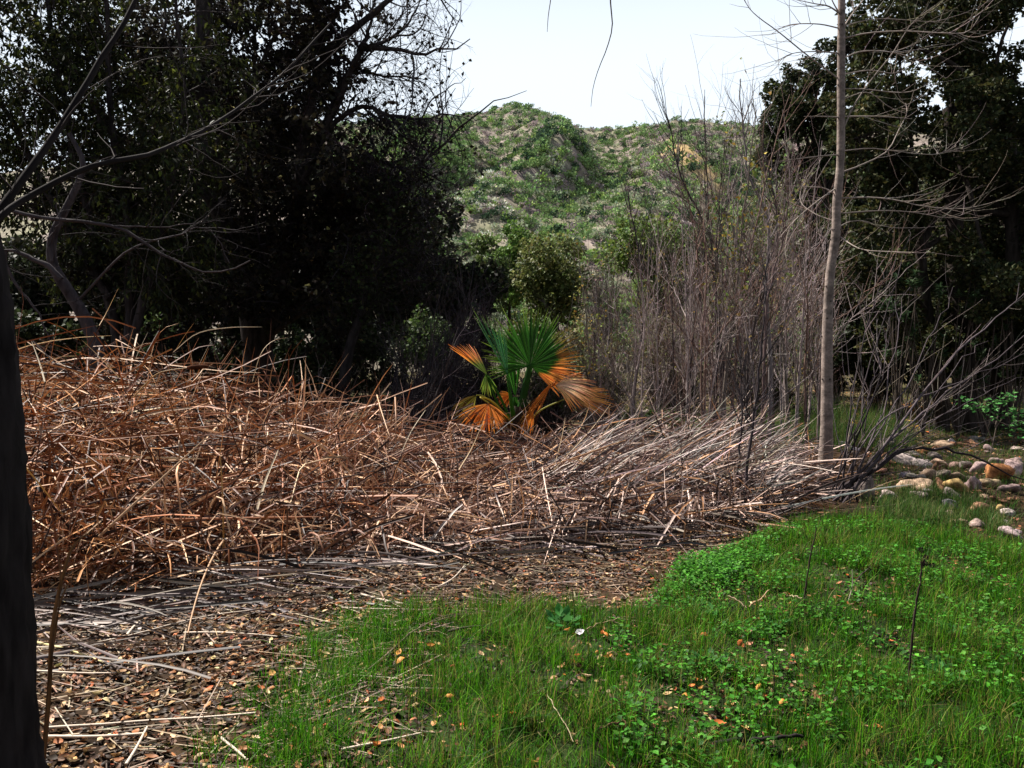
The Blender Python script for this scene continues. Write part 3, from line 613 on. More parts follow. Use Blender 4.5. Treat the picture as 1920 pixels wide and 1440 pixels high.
def willow_left():
    r = np.random.default_rng(621); d = 13.5; base = at(236, 800, d); base[2] = gz(base[0], d) - .05
    t = thing('willow_tree', base, 'dark multi-stemmed willow near the left edge with fine hanging yellow-green leaves', 'tree'); c = A(.04, .033, .033); LP, LR = [], []
    for pts, rad in [([(225, 690), (205, 560), (180, 480), (150, 330), (120, 180), (90, 20), (60, -180)], .10), ([(238, 690), (245, 560), (240, 420), (215, 250), (200, 60), (190, -160)], .11), ([(245, 680), (270, 560), (300, 450), (330, 320), (340, 160), (330, -50)], .09), ([(205, 560), (110, 400), (20, 220), (-60, 60), (-120, -100)], .07), ([(215, 250), (120, 120), (30, -20)], .05), ([(180, 480), (60, 340), (-60, 280)], .05)]:
        Q = pth(pts, d + r.uniform(-.6, .6)); 
        if rad > .08: Q = np.vstack([base + r.normal(0, .06, 3) * A(1, 1, 0), Q])
        P, R = one(Q, rad, rad * .25, 18); P = rough(r, P, .03); b = Buf(); b.tubes(P, R, 8, c); part(t, 'stem', b, M_BARK); LP.append(P[0]); LR.append(R[0])
    B1, R1 = sprout(r, np.array(LP), np.array(LR), 170, (.9, 2.2), (25, 70), (.3, 1), .016, 9, .15, 0, .3)
    B2, R2 = sprout(r, B1, R1, 1700, (.6, 1.5), (20, 70), (.15, 1), .005, 8, .1, -.12, .4)
    b = Buf(); b.tubes(B1, R1, 4, c * 1.2); b.tubes(B2, R2, 3, pal(r, len(B2), [(.05, .04, .03), (.03, .025, .02)])); part(t, 'twigs', b, M_TWIG, 'stuff')
    b = Buf(); leafy(b, r, B2, 34000, (.07, .14), .2, [(.024, .030, .008), (.035, .042, .010), (.014, .017, .006), (.10, .115, .02)], .7, [3, 2, 3, .5]); part(t, 'foliage', b, M_LEAF, 'stuff', False)
willow_left()
def black_leaner():
    r = np.random.default_rng(631); d = 14; base = at(640, 795, d); base[2] = gz(base[0], d) - .05
    t = thing('leaning_tree', base, 'short black trunk leaning right, between the huge dark tree and the brush heap', 'tree'); c = A(.03, .026, .026)
    P, R = one(np.vstack([base, pth([(645, 715), (656, 650), (672, 600), (690, 530), (720, 470), (740, 400)], d)]), .12, .03, 16); b = Buf(); b.tubes(P, R, 8, c); part(t, 'trunk', b, M_BARK)
    B1, R1 = sprout(r, P, R, 40, (.8, 2), (20, 60), (.35, 1), .02, 9, .15, .02, .3); B2, R2 = sprout(r, B1, R1, 500, (.3, .9), (20, 70), (.1, 1), .005, 6, .16, .0, .4)
    b = Buf(); b.tubes(B1, R1, 4, c); b.tubes(B2, R2, 3, c * 1.3); part(t, 'twigs', b, M_TWIG, 'stuff')
    b = Buf(); leafy(b, r, B2, 3500, (.05, .09), .4, [(.03, .03, .014), (.02, .02, .012), (.03, .045, .016)], .2); part(t, 'foliage', b, M_DULL, 'stuff', False)
black_leaner()
def brush_heap():
    r = np.random.default_rng(641); d = 12.2; base = at(735, 800, d); base[2] = gz(base[0], d)
    t = thing('bare_bush', base, 'dark bare brush sweeping up to the right, just left of the palm', 'bush'); LP, LR = [], []
    for k in range(30):
        x1, y1 = [(905, 560), (890, 590), (870, 620), (850, 640), (900, 640), (840, 600), (800, 640), (760, 640), (880, 680), (860, 720)][k % 10]; x1 += r.normal(0, 18); y1 += r.normal(0, 18)
        x0 = 735 + r.normal(0, 45); dd = d + r.normal(0, .5); e = at(x1, y1, dd); s = at(x0, 800, dd); s[2] = gz(s[0], s[1])
        P, R = one([s, s * .5 + e * .5 + A(.05, 0, -.22), e], r.uniform(.012, .028), .005, 12); P = rough(r, P, .015); LP.append(P[0]); LR.append(R[0])
        b = Buf(); b.tubes(P, R, 5, A(.045, .036, .038) * r.uniform(.7, 1.4)); part(t, 'stem', b, M_TWIG)
    B1, R1 = sprout(r, np.array(LP), np.array(LR), 650, (.4, 1.3), (15, 50), (.1, 1), .007, 8, .08, .02, .35, pull=A(.04, 0, .03)); B2, R2 = sprout(r, B1, R1, 2400, (.2, .6), (15, 60), (.1, 1), .003, 5, .1, .02, .4)
    b = Buf(); b.tubes(B1, R1, 3, pal(r, len(B1), [(.06, .05, .055), (.04, .032, .034)])); b.tubes(B2, R2, 3, pal(r, len(B2), [(.065, .052, .058), (.04, .032, .036)])); part(t, 'twigs', b, M_TWIG, 'stuff')
brush_heap()

# slim tree and the bare thicket ---------------------------------------------------------------
def slim_tree():
    r = np.random.default_rng(651); d = 8.8; base = at(1545, 922, d); base[2] = gz(base[0], d) - .03
    t = thing('slim_tree', base, 'slim straight grey-mauve trunk with thin bare upcurving branches, right of the thicket', 'tree')
    pts = [(1550, 800), (1551, 640), (1556, 520), (1567, 440), (1569, 380), (1576, 300), (1577, 150), (1578, 0), (1580, -200), (1585, -420)]
    P = smooth(np.vstack([base, pth(pts, d)]), 40)[None]; w = np.interp(P[0][:, 2], [0, 1.0, 2.0, 3.0, 4.0, 5.5, 8.5], [.082, .062, .051, .045, .042, .037, .024])[None]
    w = w * (1 + .035 * r.normal(size=w.shape)); c = A(.24, .19, .165)
    b = Buf(); b.tubes(P, w, 16, c)
    for k in range(46):                                    # knots and branch collars
        i = r.integers(4, 36); a = r.uniform(0, 6.28); p = P[0, i]; dv = A(cos(a), sin(a), .25); rr = w[0, i]
        Q, RR = one([p + dv * rr * .7, p + dv * rr * 1.12], rr * .22, rr * .16, 3); b.tubes(Q, RR, 7, c * .32); b.cap(Q[0, -1], dv, rr * .16, 7, c * .25)
    part(t, 'trunk', b, M_SLIM)
    Z = lambda L: [(1280 + x / 3, y / 3) for x, y in L]
    LL = [Z([(905, 150), (1000, 120), (1130, 105), (1350, 120), (1530, 130)]), Z([(905, 215), (1050, 185), (1250, 175), (1450, 185), (1600, 180), (1670, 90)]), Z([(895, 420), (1050, 395), (1200, 410), (1330, 330)]),
          Z([(895, 745), (960, 600), (1060, 450), (1180, 300), (1290, 130), (1420, 30)]), Z([(900, 330), (1000, 290), (1150, 290), (1300, 330), (1480, 440)]), Z([(900, 160), (960, 70), (1030, -20), (1120, -160)]), Z([(890, 90), (840, 0), (800, -120)]),
          Z([(880, 445), (700, 310), (540, 180), (430, 100), (370, 40), (330, -40)]), Z([(880, 300), (760, 290), (620, 300), (520, 350)]), Z([(885, 160), (760, 135), (600, 140), (500, 190)]), Z([(890, 80), (820, 35), (740, 20), (600, -10)]),
          Z([(885, 870), (760, 880), (600, 900), (520, 915)]), Z([(880, 1110), (800, 1060), (700, 1050), (580, 1045)]), Z([(895, 1115), (1050, 1110), (1200, 1125), (1350, 1160), (1550, 1175), (1700, 1150), (1870, 1100)]),
          Z([(890, 1200), (1120, 1185), (1300, 1195), (1500, 1225), (1640, 1180)]), Z([(870, 1280), (950, 1245), (1050, 1250), (1150, 1310)]), Z([(890, 850), (1050, 835), (1200, 850), (1380, 870), (1470, 855), (1540, 820)]),
          Z([(890, 970), (1000, 930), (1150, 850), (1220, 720), (1260, 640), (1255, 580)]), Z([(880, 660), (780, 655), (680, 655)]), Z([(900, 655), (1100, 655), (1290, 668)]), Z([(895, 500), (1010, 500), (1200, 520), (1300, 510), (1380, 470)]),
          Z([(890, 1040), (760, 1130), (640, 1230), (540, 1340)]), Z([(880, 1330), (1000, 1400), (1160, 1415), (1310, 1420)]), Z([(870, 1250), (740, 1200), (660, 1120), (700, 960)]), Z([(895, 560), (1040, 520), (1160, 600), (1260, 640)])]
    LP, LR = [], []
    for L in LL:
        P2, R2 = one(pth(L, np.linspace(d, d + r.uniform(-1, 1), len(L))), r.uniform(.006, .010), .0025, 14); b = Buf(); b.tubes(P2, R2, 6, A(.30, .25, .22) * r.uniform(.7, 1.3)); part(t, 'branch', b, M_TWIG); LP.append(P2[0]); LR.append(R2[0])
    T, TR = sprout(r, np.array(LP), np.array(LR), 260, (.3, 1.1), (20, 55), (.2, 1), .0032, 9, .08, .06, .35)
    b = Buf(); b.tubes(T, TR, 4, pal(r, len(T), [(.24, .20, .17), (.14, .115, .10)])); part(t, 'twigs', b, M_TWIG, 'stuff')
slim_tree()

def sapling_root(seed, h, r0, cols, leafn, lean, fork):
    r = np.random.default_rng(seed); t = thing('bare_sapling', (0, 0, 0), None, 'sapling', 'bare saplings of the thicket')
    c = A(*cols); tops = [A(lean * h, r.normal(0, .08) * h, h)]
    P, R = one([A(0, 0, -.04), A(lean * .1 * h, 0, .3 * h), A(lean * .45 * h, r.normal(0, .03) * h, .65 * h), tops[0]], r0, r0 * .18, 20); P = rough(r, P, .012 * h / 4)
    b = Buf(); b.tubes(P, R, 7, c); LP, LR = [P[0]], [R[0]]
    for k in range(fork):
        i = r.integers(3, 12); a0 = P[0, i]; e = a0 + A(r.normal(0, .16) * h, r.normal(0, .12) * h, r.uniform(.3, .55) * h)
        Q, RR = one([a0, a0 * .6 + e * .4 + A(r.normal(0, .08), r.normal(0, .08), -.05), e], R[0, i] * .7, r0 * .15, 20); Q = rough(r, Q, .01 * h / 4); b.tubes(Q, RR, 6, c * r.uniform(.8, 1.2)); LP.append(Q[0]); LR.append(RR[0])
    part(t, 'stem', b, M_TWIG)
    T, TR = sprout(r, np.array(LP), np.array(LR), 32, (.15 * h, .34 * h), (14, 55), (.15, 1), .006, 9, .06, .05, .35, pull=A(0, 0, .05))
    T2, TR2 = sprout(r, T, TR, 80, (.06 * h, .17 * h), (15, 60), (.1, 1), .0032, 6, .1, .04, .4)
    b = Buf(); b.tubes(T, TR, 4, c * 1.05); b.tubes(T2, TR2, 3, pal(r, len(T2), [tuple(c * 1.6), tuple(c * 1.0)])); part(t, 'twigs', b, M_TWIG, 'stuff')
    if leafn:
        b = Buf(); leafy(b, r, T2, leafn, (.04, .07), .36, [(.16, .17, .04), (.10, .14, .03), (.28, .19, .04)], .3); part(t, 'leaves', b, M_LEAF, 'stuff', False)
    return t
def thicket():
    r = np.random.default_rng(661)
    kinds = [('greyish-mauve bare sapling in the dense thicket between the palm and the slim trunk', (.29, .235, .225), 0), ('reddish-brown bare sapling in the dense thicket between the palm and the slim trunk', (.17, .11, .09), 0),
             ('bare sapling with a few yellow-green leaves in the thicket left of the slim trunk', (.17, .14, .12), 300), ('dark brown bare sapling in the dense thicket between the palm and the slim trunk', (.07, .056, .054), 0)]
    protos = []
    for q in range(12):
        lab, c, lf = kinds[q % 4]; p = sapling_root(700 + q, 4.2, r.uniform(.016, .03), c, lf, r.normal(0, .08), r.integers(1, 4)); p['label'] = lab; p['group'] = ['mauve', 'reddish-brown', 'leafing', 'dark brown'][q % 4] + ' saplings in the thicket'; protos.append([p, False])
    for k in range(70):
        q = r.integers(12); px = r.uniform(1090, 1545); d = r.uniform(10.2, 14.5)
        if 1200 < px < 1290 and r.uniform() < .45: px += 120
        top = np.interp(px, [1120, 1180, 1250, 1300, 1380, 1440, 1500, 1560], [470, 390, 300, 210, 130, 180, 260, 330]) + 330 * r.beta(1.6, 1.3)
        x = (px - 960) / F * d; z = float(gz(x, d)); h = at(px, top, d)[2] - z
        o = protos[q][0] if not protos[q][1] else dup(protos[q][0]); protos[q][1] = True
        zone = ['nearest the palm', 'in the middle of the thicket', 'nearest the slim trunk'][int(np.searchsorted([1240, 1400], px))]; o['label'] = kinds[q % 4][0].split(' in the')[0] + (' of the thicket ' if 'nearest' in zone else ' ') + zone; o['group'] = ['mauve', 'reddish-brown', 'leafing', 'dark brown'][q % 4] + ' saplings ' + zone
        s = h / 4.2; o.location = (x, d, z); o.scale = (s * r.uniform(.8, 1.1), s * r.uniform(.8, 1.1), s); o.rotation_euler = (r.normal(0, .03), r.normal(.02, .05), r.uniform(0, 6.28))
    # singled-out thicker stems
    for pts, d, rad, c, lab in [
        ([(1440, 830), (1445, 700), (1438, 560), (1440, 420), (1405, 330), (1395, 250), (1385, 150)], 11.2, .035, (.20, .175, .17), 'thickest pale grey forked stem of the thicket, standing clear against the hill'),
        ([(1425, 870), (1432, 700), (1440, 560), (1470, 440), (1478, 300)], 9.9, .022, (.13, .09, .085), 'straight mauve stem close to the slim trunk, in front of the thicket'),
        ([(1285, 800), (1300, 620), (1322, 440), (1280, 340), (1255, 240), (1240, 180)], 11.5, .022, (.06, .05, .05), 'dark zigzag stem rising over the hill, left part of the thicket'),
        ([(1175, 780), (1205, 600), (1190, 430), (1165, 330)], 11.8, .018, (.05, .042, .042), 'dark slender stem at the left edge of the thicket, beside the palm'),
        ([(1395, 1010), (1400, 900), (1412, 790), (1430, 640), (1442, 480)], 7.4, .020, (.055, .045, .05), 'dark upright stem rising in front of the reed bed, left of the slim trunk'),
        ([(1378, 1005), (1385, 880), (1392, 780), (1385, 650)], 7.6, .017, (.05, .042, .045), 'dark thin stem beside the foremost upright stem before the reed bed'),
        ([(1350, 820), (1352, 700), (1340, 560), (1352, 430), (1380, 330)], 12, .03, (.07, .058, .058), 'sturdy dark stem in the middle of the thicket')]:
        base = at(*pts[0], d); base[2] = gz(base[0], base[1]) - .04
        t = thing('bare_sapling', base, lab, 'sapling'); P, R = one(np.vstack([base, pth(pts[1:], d)]), rad, rad * .2, 22); P = rough(r, P, .012); b = Buf(); b.tubes(P, R, 8, A(*c)); part(t, 'stem', b, M_TWIG)
        T, TR = sprout(r, P, R, 18, (.5, 1.3), (15, 45), (.45, 1), .007, 9, .08, .05, .3); T2, TR2 = sprout(r, T, TR, 60, (.2, .6), (18, 55), (.1, 1), .0035, 6, .1, .04, .4)
        b = Buf(); b.tubes(T, TR, 4, A(*c)); b.tubes(T2, TR2, 3, A(*c) * .95); part(t, 'twigs', b, M_TWIG, 'stuff')
thicket()
def leaning_willow():
    r = np.random.default_rng(671); d = 8.0; base = at(1572, 985, d); base[2] = gz(base[0], d) - .02
    t = thing('leaning_willow', base, 'dark bare stems fanning low to the right from the foot of the slim trunk', 'bush'); LP, LR = [], []
    S = [([(1610, 800), (1640, 700), (1655, 600)], .013, .3), ([(1590, 800), (1605, 700), (1640, 560), (1660, 500)], .014, .3), ([(1630, 840), (1690, 740), (1750, 620), (1790, 540)], .015, .6), ([(1600, 900), (1640, 860), (1720, 780), (1860, 690), (1930, 650)], .012, .7), ([(1640, 880), (1690, 848), (1740, 842), (1800, 850), (1870, 880), (1935, 912)], .036, .35), ([(1650, 850), (1700, 800), (1800, 720), (1930, 620)], .027, .8), ([(1660, 830), (1760, 700), (1860, 600), (1930, 540)], .023, .7), ([(1620, 860), (1660, 760), (1680, 640), (1700, 540)], .017, .6),
         ([(1690, 830), (1780, 800), (1930, 795)], .010, .9), ([(1640, 800), (1740, 740), (1830, 700), (1930, 660)], .013, .8), ([(1600, 780), (1650, 620), (1700, 470), (1712, 420)], .011, .35), ([(1645, 725), (1640, 640), (1620, 570), (1608, 520)], .012, .4), ([(1648, 720), (1665, 610), (1690, 545)], .010, .4), ([(1630, 890), (1720, 790), (1790, 690), (1850, 640)], .013, .6),
         ([(1600, 880), (1625, 780), (1640, 700), (1690, 600)], .014, .5), ([(1615, 900), (1700, 880), (1790, 850), (1840, 840)], .009, .5), ([(1590, 860), (1600, 740), (1580, 600)], .012, .3), ([(1650, 870), (1760, 790), (1900, 740)], .011, .8), ([(1660, 860), (1800, 760), (1930, 700)], .009, .9)]
    for pts, rad, dp in S:
        b0 = base + A(r.normal(0, .12), r.normal(0, .12), 0); dd = np.linspace(d, d + dp * 1.6, len(pts)); P, R = one(np.vstack([b0, pth(pts, dd)]), rad * .72, rad * .16, 18); P = rough(r, P, .02); b = Buf(); b.tubes(P, R, 6, A(.05, .04, .043) * r.uniform(.5, 2.2)); part(t, 'stem', b, M_TWIG); LP.append(P[0]); LR.append(R[0])
    T, TR = sprout(r, np.array(LP), np.array(LR), 120, (.4, 1.2), (12, 40), (.25, 1), .005, 9, .06, .02, .35, pull=A(.03, 0, .02))
    b = Buf(); b.tubes(T, TR, 4, pal(r, len(T), [(.16, .13, .12), (.08, .065, .065)])); part(t, 'twigs', b, M_TWIG, 'stuff')
leaning_willow()

# ------------------------------------------------------------------ palm
def palm():
    D = 9.9; base = at(965, 885, D); base[2] = gz(base[0], D); r = np.random.default_rng(681)
    t = thing('fan_palm', base, 'young fan palm with one broad green fan and orange dead fronds, rising behind the reeds', 'palm')
    heart = at(968, 805, D); k = F / D
    b = Buf(); P, R = one([base, base * .5 + heart * .5, heart, at(974, 762, D)], .13, .075, 10); b.tubes(P, R, 10, A(.04, .032, .022))
    for q in range(26):                                   # old leaf bases
        a = r.uniform(0, 6.28); z = r.uniform(.0, .8); p = base + (heart - base) * z; dv = A(cos(a), sin(a), 1.2); Q = np.stack([p + dv * .05, p + dv * .16, p + dv * .27 + A(0, 0, -.03)])[None]
        b.ribbons(Q, np.array([[.03, .022, .008]]), nrm(np.cross(dv, A(0, 0, 1)))[None], A(.09, .055, .03)[None] * r.uniform(.5, 1.4), .4)
    part(t, 'trunk', b, M_BARK)
    G, GY, OR, OP, BR = A(.026, .10, .010), A(.17, .24, .03), A(.66, .19, .025), A(.62, .33, .12), A(.16, .06, .02)
    X, Zv, Yv = A(1, 0, 0), A(0, -SP * 0, 1), A(0, 1, 0)
    def frond(label, pet, hub, rad, a0, a1, n, colf, yaw=0., pitch=0., droop=.12, fold=.25, web=.55, sq=1.0, prad=.018, pcol=None, jit=.04, lenf=None, dd=D):
        # pet: pixel path of the petiole; the blade lies in a plane turned by yaw (about z) and pitch; angles measured in that plane, 0 = right, 90 = up
        H = at(*hub, dd); f = tag(bpy.data.objects.new('frond', None), label); COL.objects.link(f); f.parent = t
        Q, RR = one(np.vstack([pth(pet, np.linspace(D, dd, len(pet))), H]), prad, prad * .6, 12); bb = Buf(); bb.tubes(Q, RR, 7, pcol if pcol is not None else G * 1.3); part(t, 'petiole', bb, M_PALM, parent=f)
        n = int(n * 1.0)
        cy, sy, cpi, spi = cos(yaw), sin(yaw), cos(pitch), sin(pitch)
        ex = A(cy, sy, 0); ez = A(-sy * spi, cy * spi, cpi) if True else None; en = np.cross(ez, ex)   # en faces the viewer
        an = np.radians(np.linspace(a0, a1, n)); dth = abs(an[1] - an[0]) if n > 1 else .1
        S = 9; tt = np.linspace(0, 1, S); Pn, Wn, Sn, Cn = [], [], [], []
        for i, a in enumerate(an):
            u = (i + .5) / n; L = rad * (lenf(u) if lenf else 1 - .25 * abs(2 * u - 1)**2) * (1 + r.normal(0, jit))
            aa = a + r.normal(0, .02); dr = nrm(ex * cos(aa) * sq + ez * sin(aa)); sd = nrm(-ex * sin(aa) + ez * cos(aa) + en * r.normal(0, .25))
            lp = H + dr * L * tt[:, None] + en * (L * fold * .35 * (tt[:, None]**2) * (1 if i % 2 else .8)) + A(0, 0, -1) * (droop * L * (1 + r.normal(0, .3)) * np.clip(tt[:, None] - .35, 0, 1)**1.6)
            w = np.where(tt < web, L * tt * math.tan(dth * .8), 0); wm = L * web * math.tan(dth * .8); w = np.where(tt >= web, wm * (1 - (tt - web) / (1 - web))**.8, w)
            Pn.append(lp); Wn.append(np.maximum(w, .0008)); Sn.append(sd); Cn.append(np.array([colf(u, x) for x in tt]) * math.exp(r.normal(0, .26)) * np.exp(r.normal(0, .08, 3)))
        bb = Buf(); bb.ribbons(np.array(Pn), np.array(Wn), np.array(Sn), np.array(Cn), .55); part(t, 'blade', bb, M_PALM, parent=f, smooth=False)
    mix = lambda a, b_, f: a * (1 - np.clip(f, 0, 1)) + b_ * np.clip(f, 0, 1)
    # u runs with the angle; broad fan: right third dying to orange
    frond('broad green fan, its right edge turned orange', [(968, 800), (978, 760), (985, 725)], (994, 686), .70, 196, -46, 92, lambda u, x: mix(mix(G, GY, (x - .66) * 2.6), mix(OR, OP, .25), ((u - .60) * 5 if x > .75 - (u - .58) * 1.1 else -1)), yaw=.2, pitch=.08, droop=.09, jit=.10, prad=.06, pcol=G * .7, lenf=lambda u: .72 + .28 * sin(pi * min(1, max(0, u * 1.02))) ** .8)
    frond('folded dark green young frond close against the broad fan', [(966, 800), (966, 770)], (966, 745), .62, 112, 76, 16, lambda u, x: mix(G, G * 1.5, x), yaw=.5, droop=0, fold=.3, prad=.05, pcol=G * .8, dd=9.95)
    frond('narrow upright green frond seen edge-on', [(966, 800), (958, 750)], (952, 704), .86, 120, 92, 26, lambda u, x: mix(A(.05, .16, .06), GY, (x - .8) * 4), yaw=.3, pitch=-.1, droop=.0, fold=.5, prad=.03, lenf=lambda u: 1 - .38 * u, dd=9.75)
    frond('drooping half-green frond tip on the left', [(962, 800), (940, 770), (920, 725)], (911, 700), .28, -50, -110, 12, lambda u, x: mix(A(.05, .12, .03), GY, x), droop=.1, prad=.016)
    frond('half-dead narrow frond reaching up to the left, orange at the tip', [(962, 800), (938, 745)], (914, 704), .70, 150, 118, 18, lambda u, x: mix(A(.10, .15, .03), mix(OR, A(.55, .33, .2), u * .6), (x - .40) * 4), yaw=.9, droop=.02, fold=.4, prad=.02, lenf=lambda u: 1 - .45 * u)
    frond('dead orange fan hanging low on the left', [(972, 812), (950, 780), (922, 752), (900, 745)], (917, 756), .46, 196, 322, 40, lambda u, x: mix(mix(OP, OR, .55), mix(OR, BR, .35), x), yaw=-.15, pitch=-.35, droop=.5, fold=.6, web=.62, prad=.014, pcol=A(.35, .28, .04), dd=9.6, lenf=lambda u: 1.05 - .45 * u)
    frond('olive drooping fan behind the hanging orange one', [(972, 810), (945, 776), (910, 745)], (893, 741), .36, 195, 265, 16, lambda u, x: mix(A(.07, .07, .012), A(.13, .085, .02), x), yaw=.3, pitch=-.5, droop=.4, prad=.012, pcol=A(.2, .2, .03), dd=10)
    frond('pale orange dead fan on the right, uppermost', [(978, 800), (1000, 760), (1025, 728)], (1042, 722), .50, 52, -48, 30, lambda u, x: mix(mix(OP, A(.75, .48, .28), sin(pi * u)), OR, (x - .45) * 1.6), yaw=-.35, pitch=.75, droop=.26, fold=.5, web=.6, prad=.016, pcol=OR, dd=9.7)
    frond('orange dead fan on the right, lower', [(980, 808), (1010, 772), (1050, 752)], (1072, 744), .50, 30, -30, 24, lambda u, x: mix(mix(GY, OP, x * 2), OR, (x - .5) * 1.5), yaw=-.2, pitch=.35, droop=.22, web=.6, prad=.012, pcol=A(.3, .3, .06), dd=9.8)
    frond('shrivelled brown-orange frond hanging down the middle', [(985, 790), (1015, 740), (1042, 716)], (1030, 728), .56, 248, 218, 22, lambda u, x: mix(OR, mix(OP, BR, .5), x), droop=.18, fold=.8, web=.3, prad=.016, pcol=OR * .8, dd=9.65, jit=.3)
    frond('shrivelled rusty frond hanging against the heart', [(985, 800), (1000, 770), (1010, 760)], (1000, 768), .34, 275, 215, 16, lambda u, x: mix(OR, BR, x), droop=.2, fold=.8, web=.3, prad=.014, pcol=OR * .6, dd=9.6, jit=.3)
    frond('small dead orange fan behind the heart', [(965, 800), (960, 770), (958, 750)], (958, 740), .18, 150, 260, 14, lambda u, x: mix(OR, BR, x * .6), droop=.2, prad=.012, pcol=OR * .7, dd=10.1)
    for q, (a0, a1, hub) in enumerate([((200), (250), (935, 812)), ((335), (290), (1040, 825)), ((215), (260), (920, 830)), ((330), (280), (1015, 815))]):
        frond('dark withered frond sagging round the foot', [(968, 830), ((968 + hub[0]) / 2, 812)], hub, .42, a0, a1, 14, lambda u, x: mix(A(.10, .04, .03), A(.05, .03, .02), x), droop=.5, web=.4, prad=.016, pcol=A(.14, .06, .045), dd=9.7 + .1 * q)
palm()

# ------------------------------------------------------------------ reed bed
def px_of(x, y): return 960 + F * x / np.maximum(y, .5)
def reed_h(x, y):
    p = px_of(x, y); H = np.interp(p, [-400, 60, 250, 400, 500, 650, 800, 900, 1000, 1100, 1250, 1400, 1560], [1.30, 1.30, 1.26, 1.04, .94, .80, .56, .42, .40, .46, .58, .62, .40])
    front = np.interp(p, [-400, 0, 200, 400, 600, 780, 1000, 1300, 1480, 1560], [atg(q, w)[1] for q, w in [(-400, 1190), (0, 1140), (200, 1122), (400, 1105), (600, 1078), (780, 1048), (1000, 1018), (1300, 1000), (1480, 975), (1560, 945)]])
    mound = .72 + .55 * vnoise(x, y, 1.5, 61)
    return H * mound * np.clip(.22 + .78 * (y - front) / 2.3, 0, 1.06), front
def reed_cols(r, px, n):
    warm = np.array([(.30, .12, .045), (.50, .27, .115), (.14, .052, .022), (.66, .50, .33), (.04, .018, .010)])
    cool = np.array([(.30, .21, .165), (.62, .50, .43), (.13, .086, .075), (.46, .25, .12), (.04, .027, .025)])
    i = r.choice(5, n, p=[.22, .19, .20, .14, .25]); f = np.clip((px - 350) / 800 + r.normal(0, .2, n), 0, 1)[:, None]  # besides reed colour, brightest and near-black strands stand in for highlights and dark gaps
    return (warm[i] * A(.92, .80, .74) * (1 - f) + cool[i] * A(.86, .80, .80) * f) * np.exp(r.normal(0, .28, (n, 1)))
def samp(r, poly, n):
    p = np.array([q[:2] for q in poly]); lo, hi = p.min(0), p.max(0); out = []
    while sum(map(len, out)) < n:
        q = r.uniform(lo, hi, (n * 2, 2)); out.append(q[inpoly(q[:, 0], q[:, 1], p)])
    return np.concatenate(out)[:n]
def bent(p, d1, d2, L, t0, sag, S=7):      # one blade: straight, then broken or bowed
    t = np.linspace(0, 1, S)[None, :, None]; a = np.minimum(t, t0[:, None, None]); c = np.maximum(t - t0[:, None, None], 0)
    return p[:, None] + L[:, None, None] * (d1[:, None] * a + d2[:, None] * c) + A(0, 0, -1) * (sag * L)[:, None, None] * t**2
def lift_ground(P):
    g = gz(P[..., 0], P[..., 1]) + .012; P[..., 2] = np.maximum(P[..., 2], g); return P
def taper(S, hw, e=.35): return hw[:, None] * np.clip((1 - np.linspace(0, 1, S)[None])**e * 1.05, .12, 1)
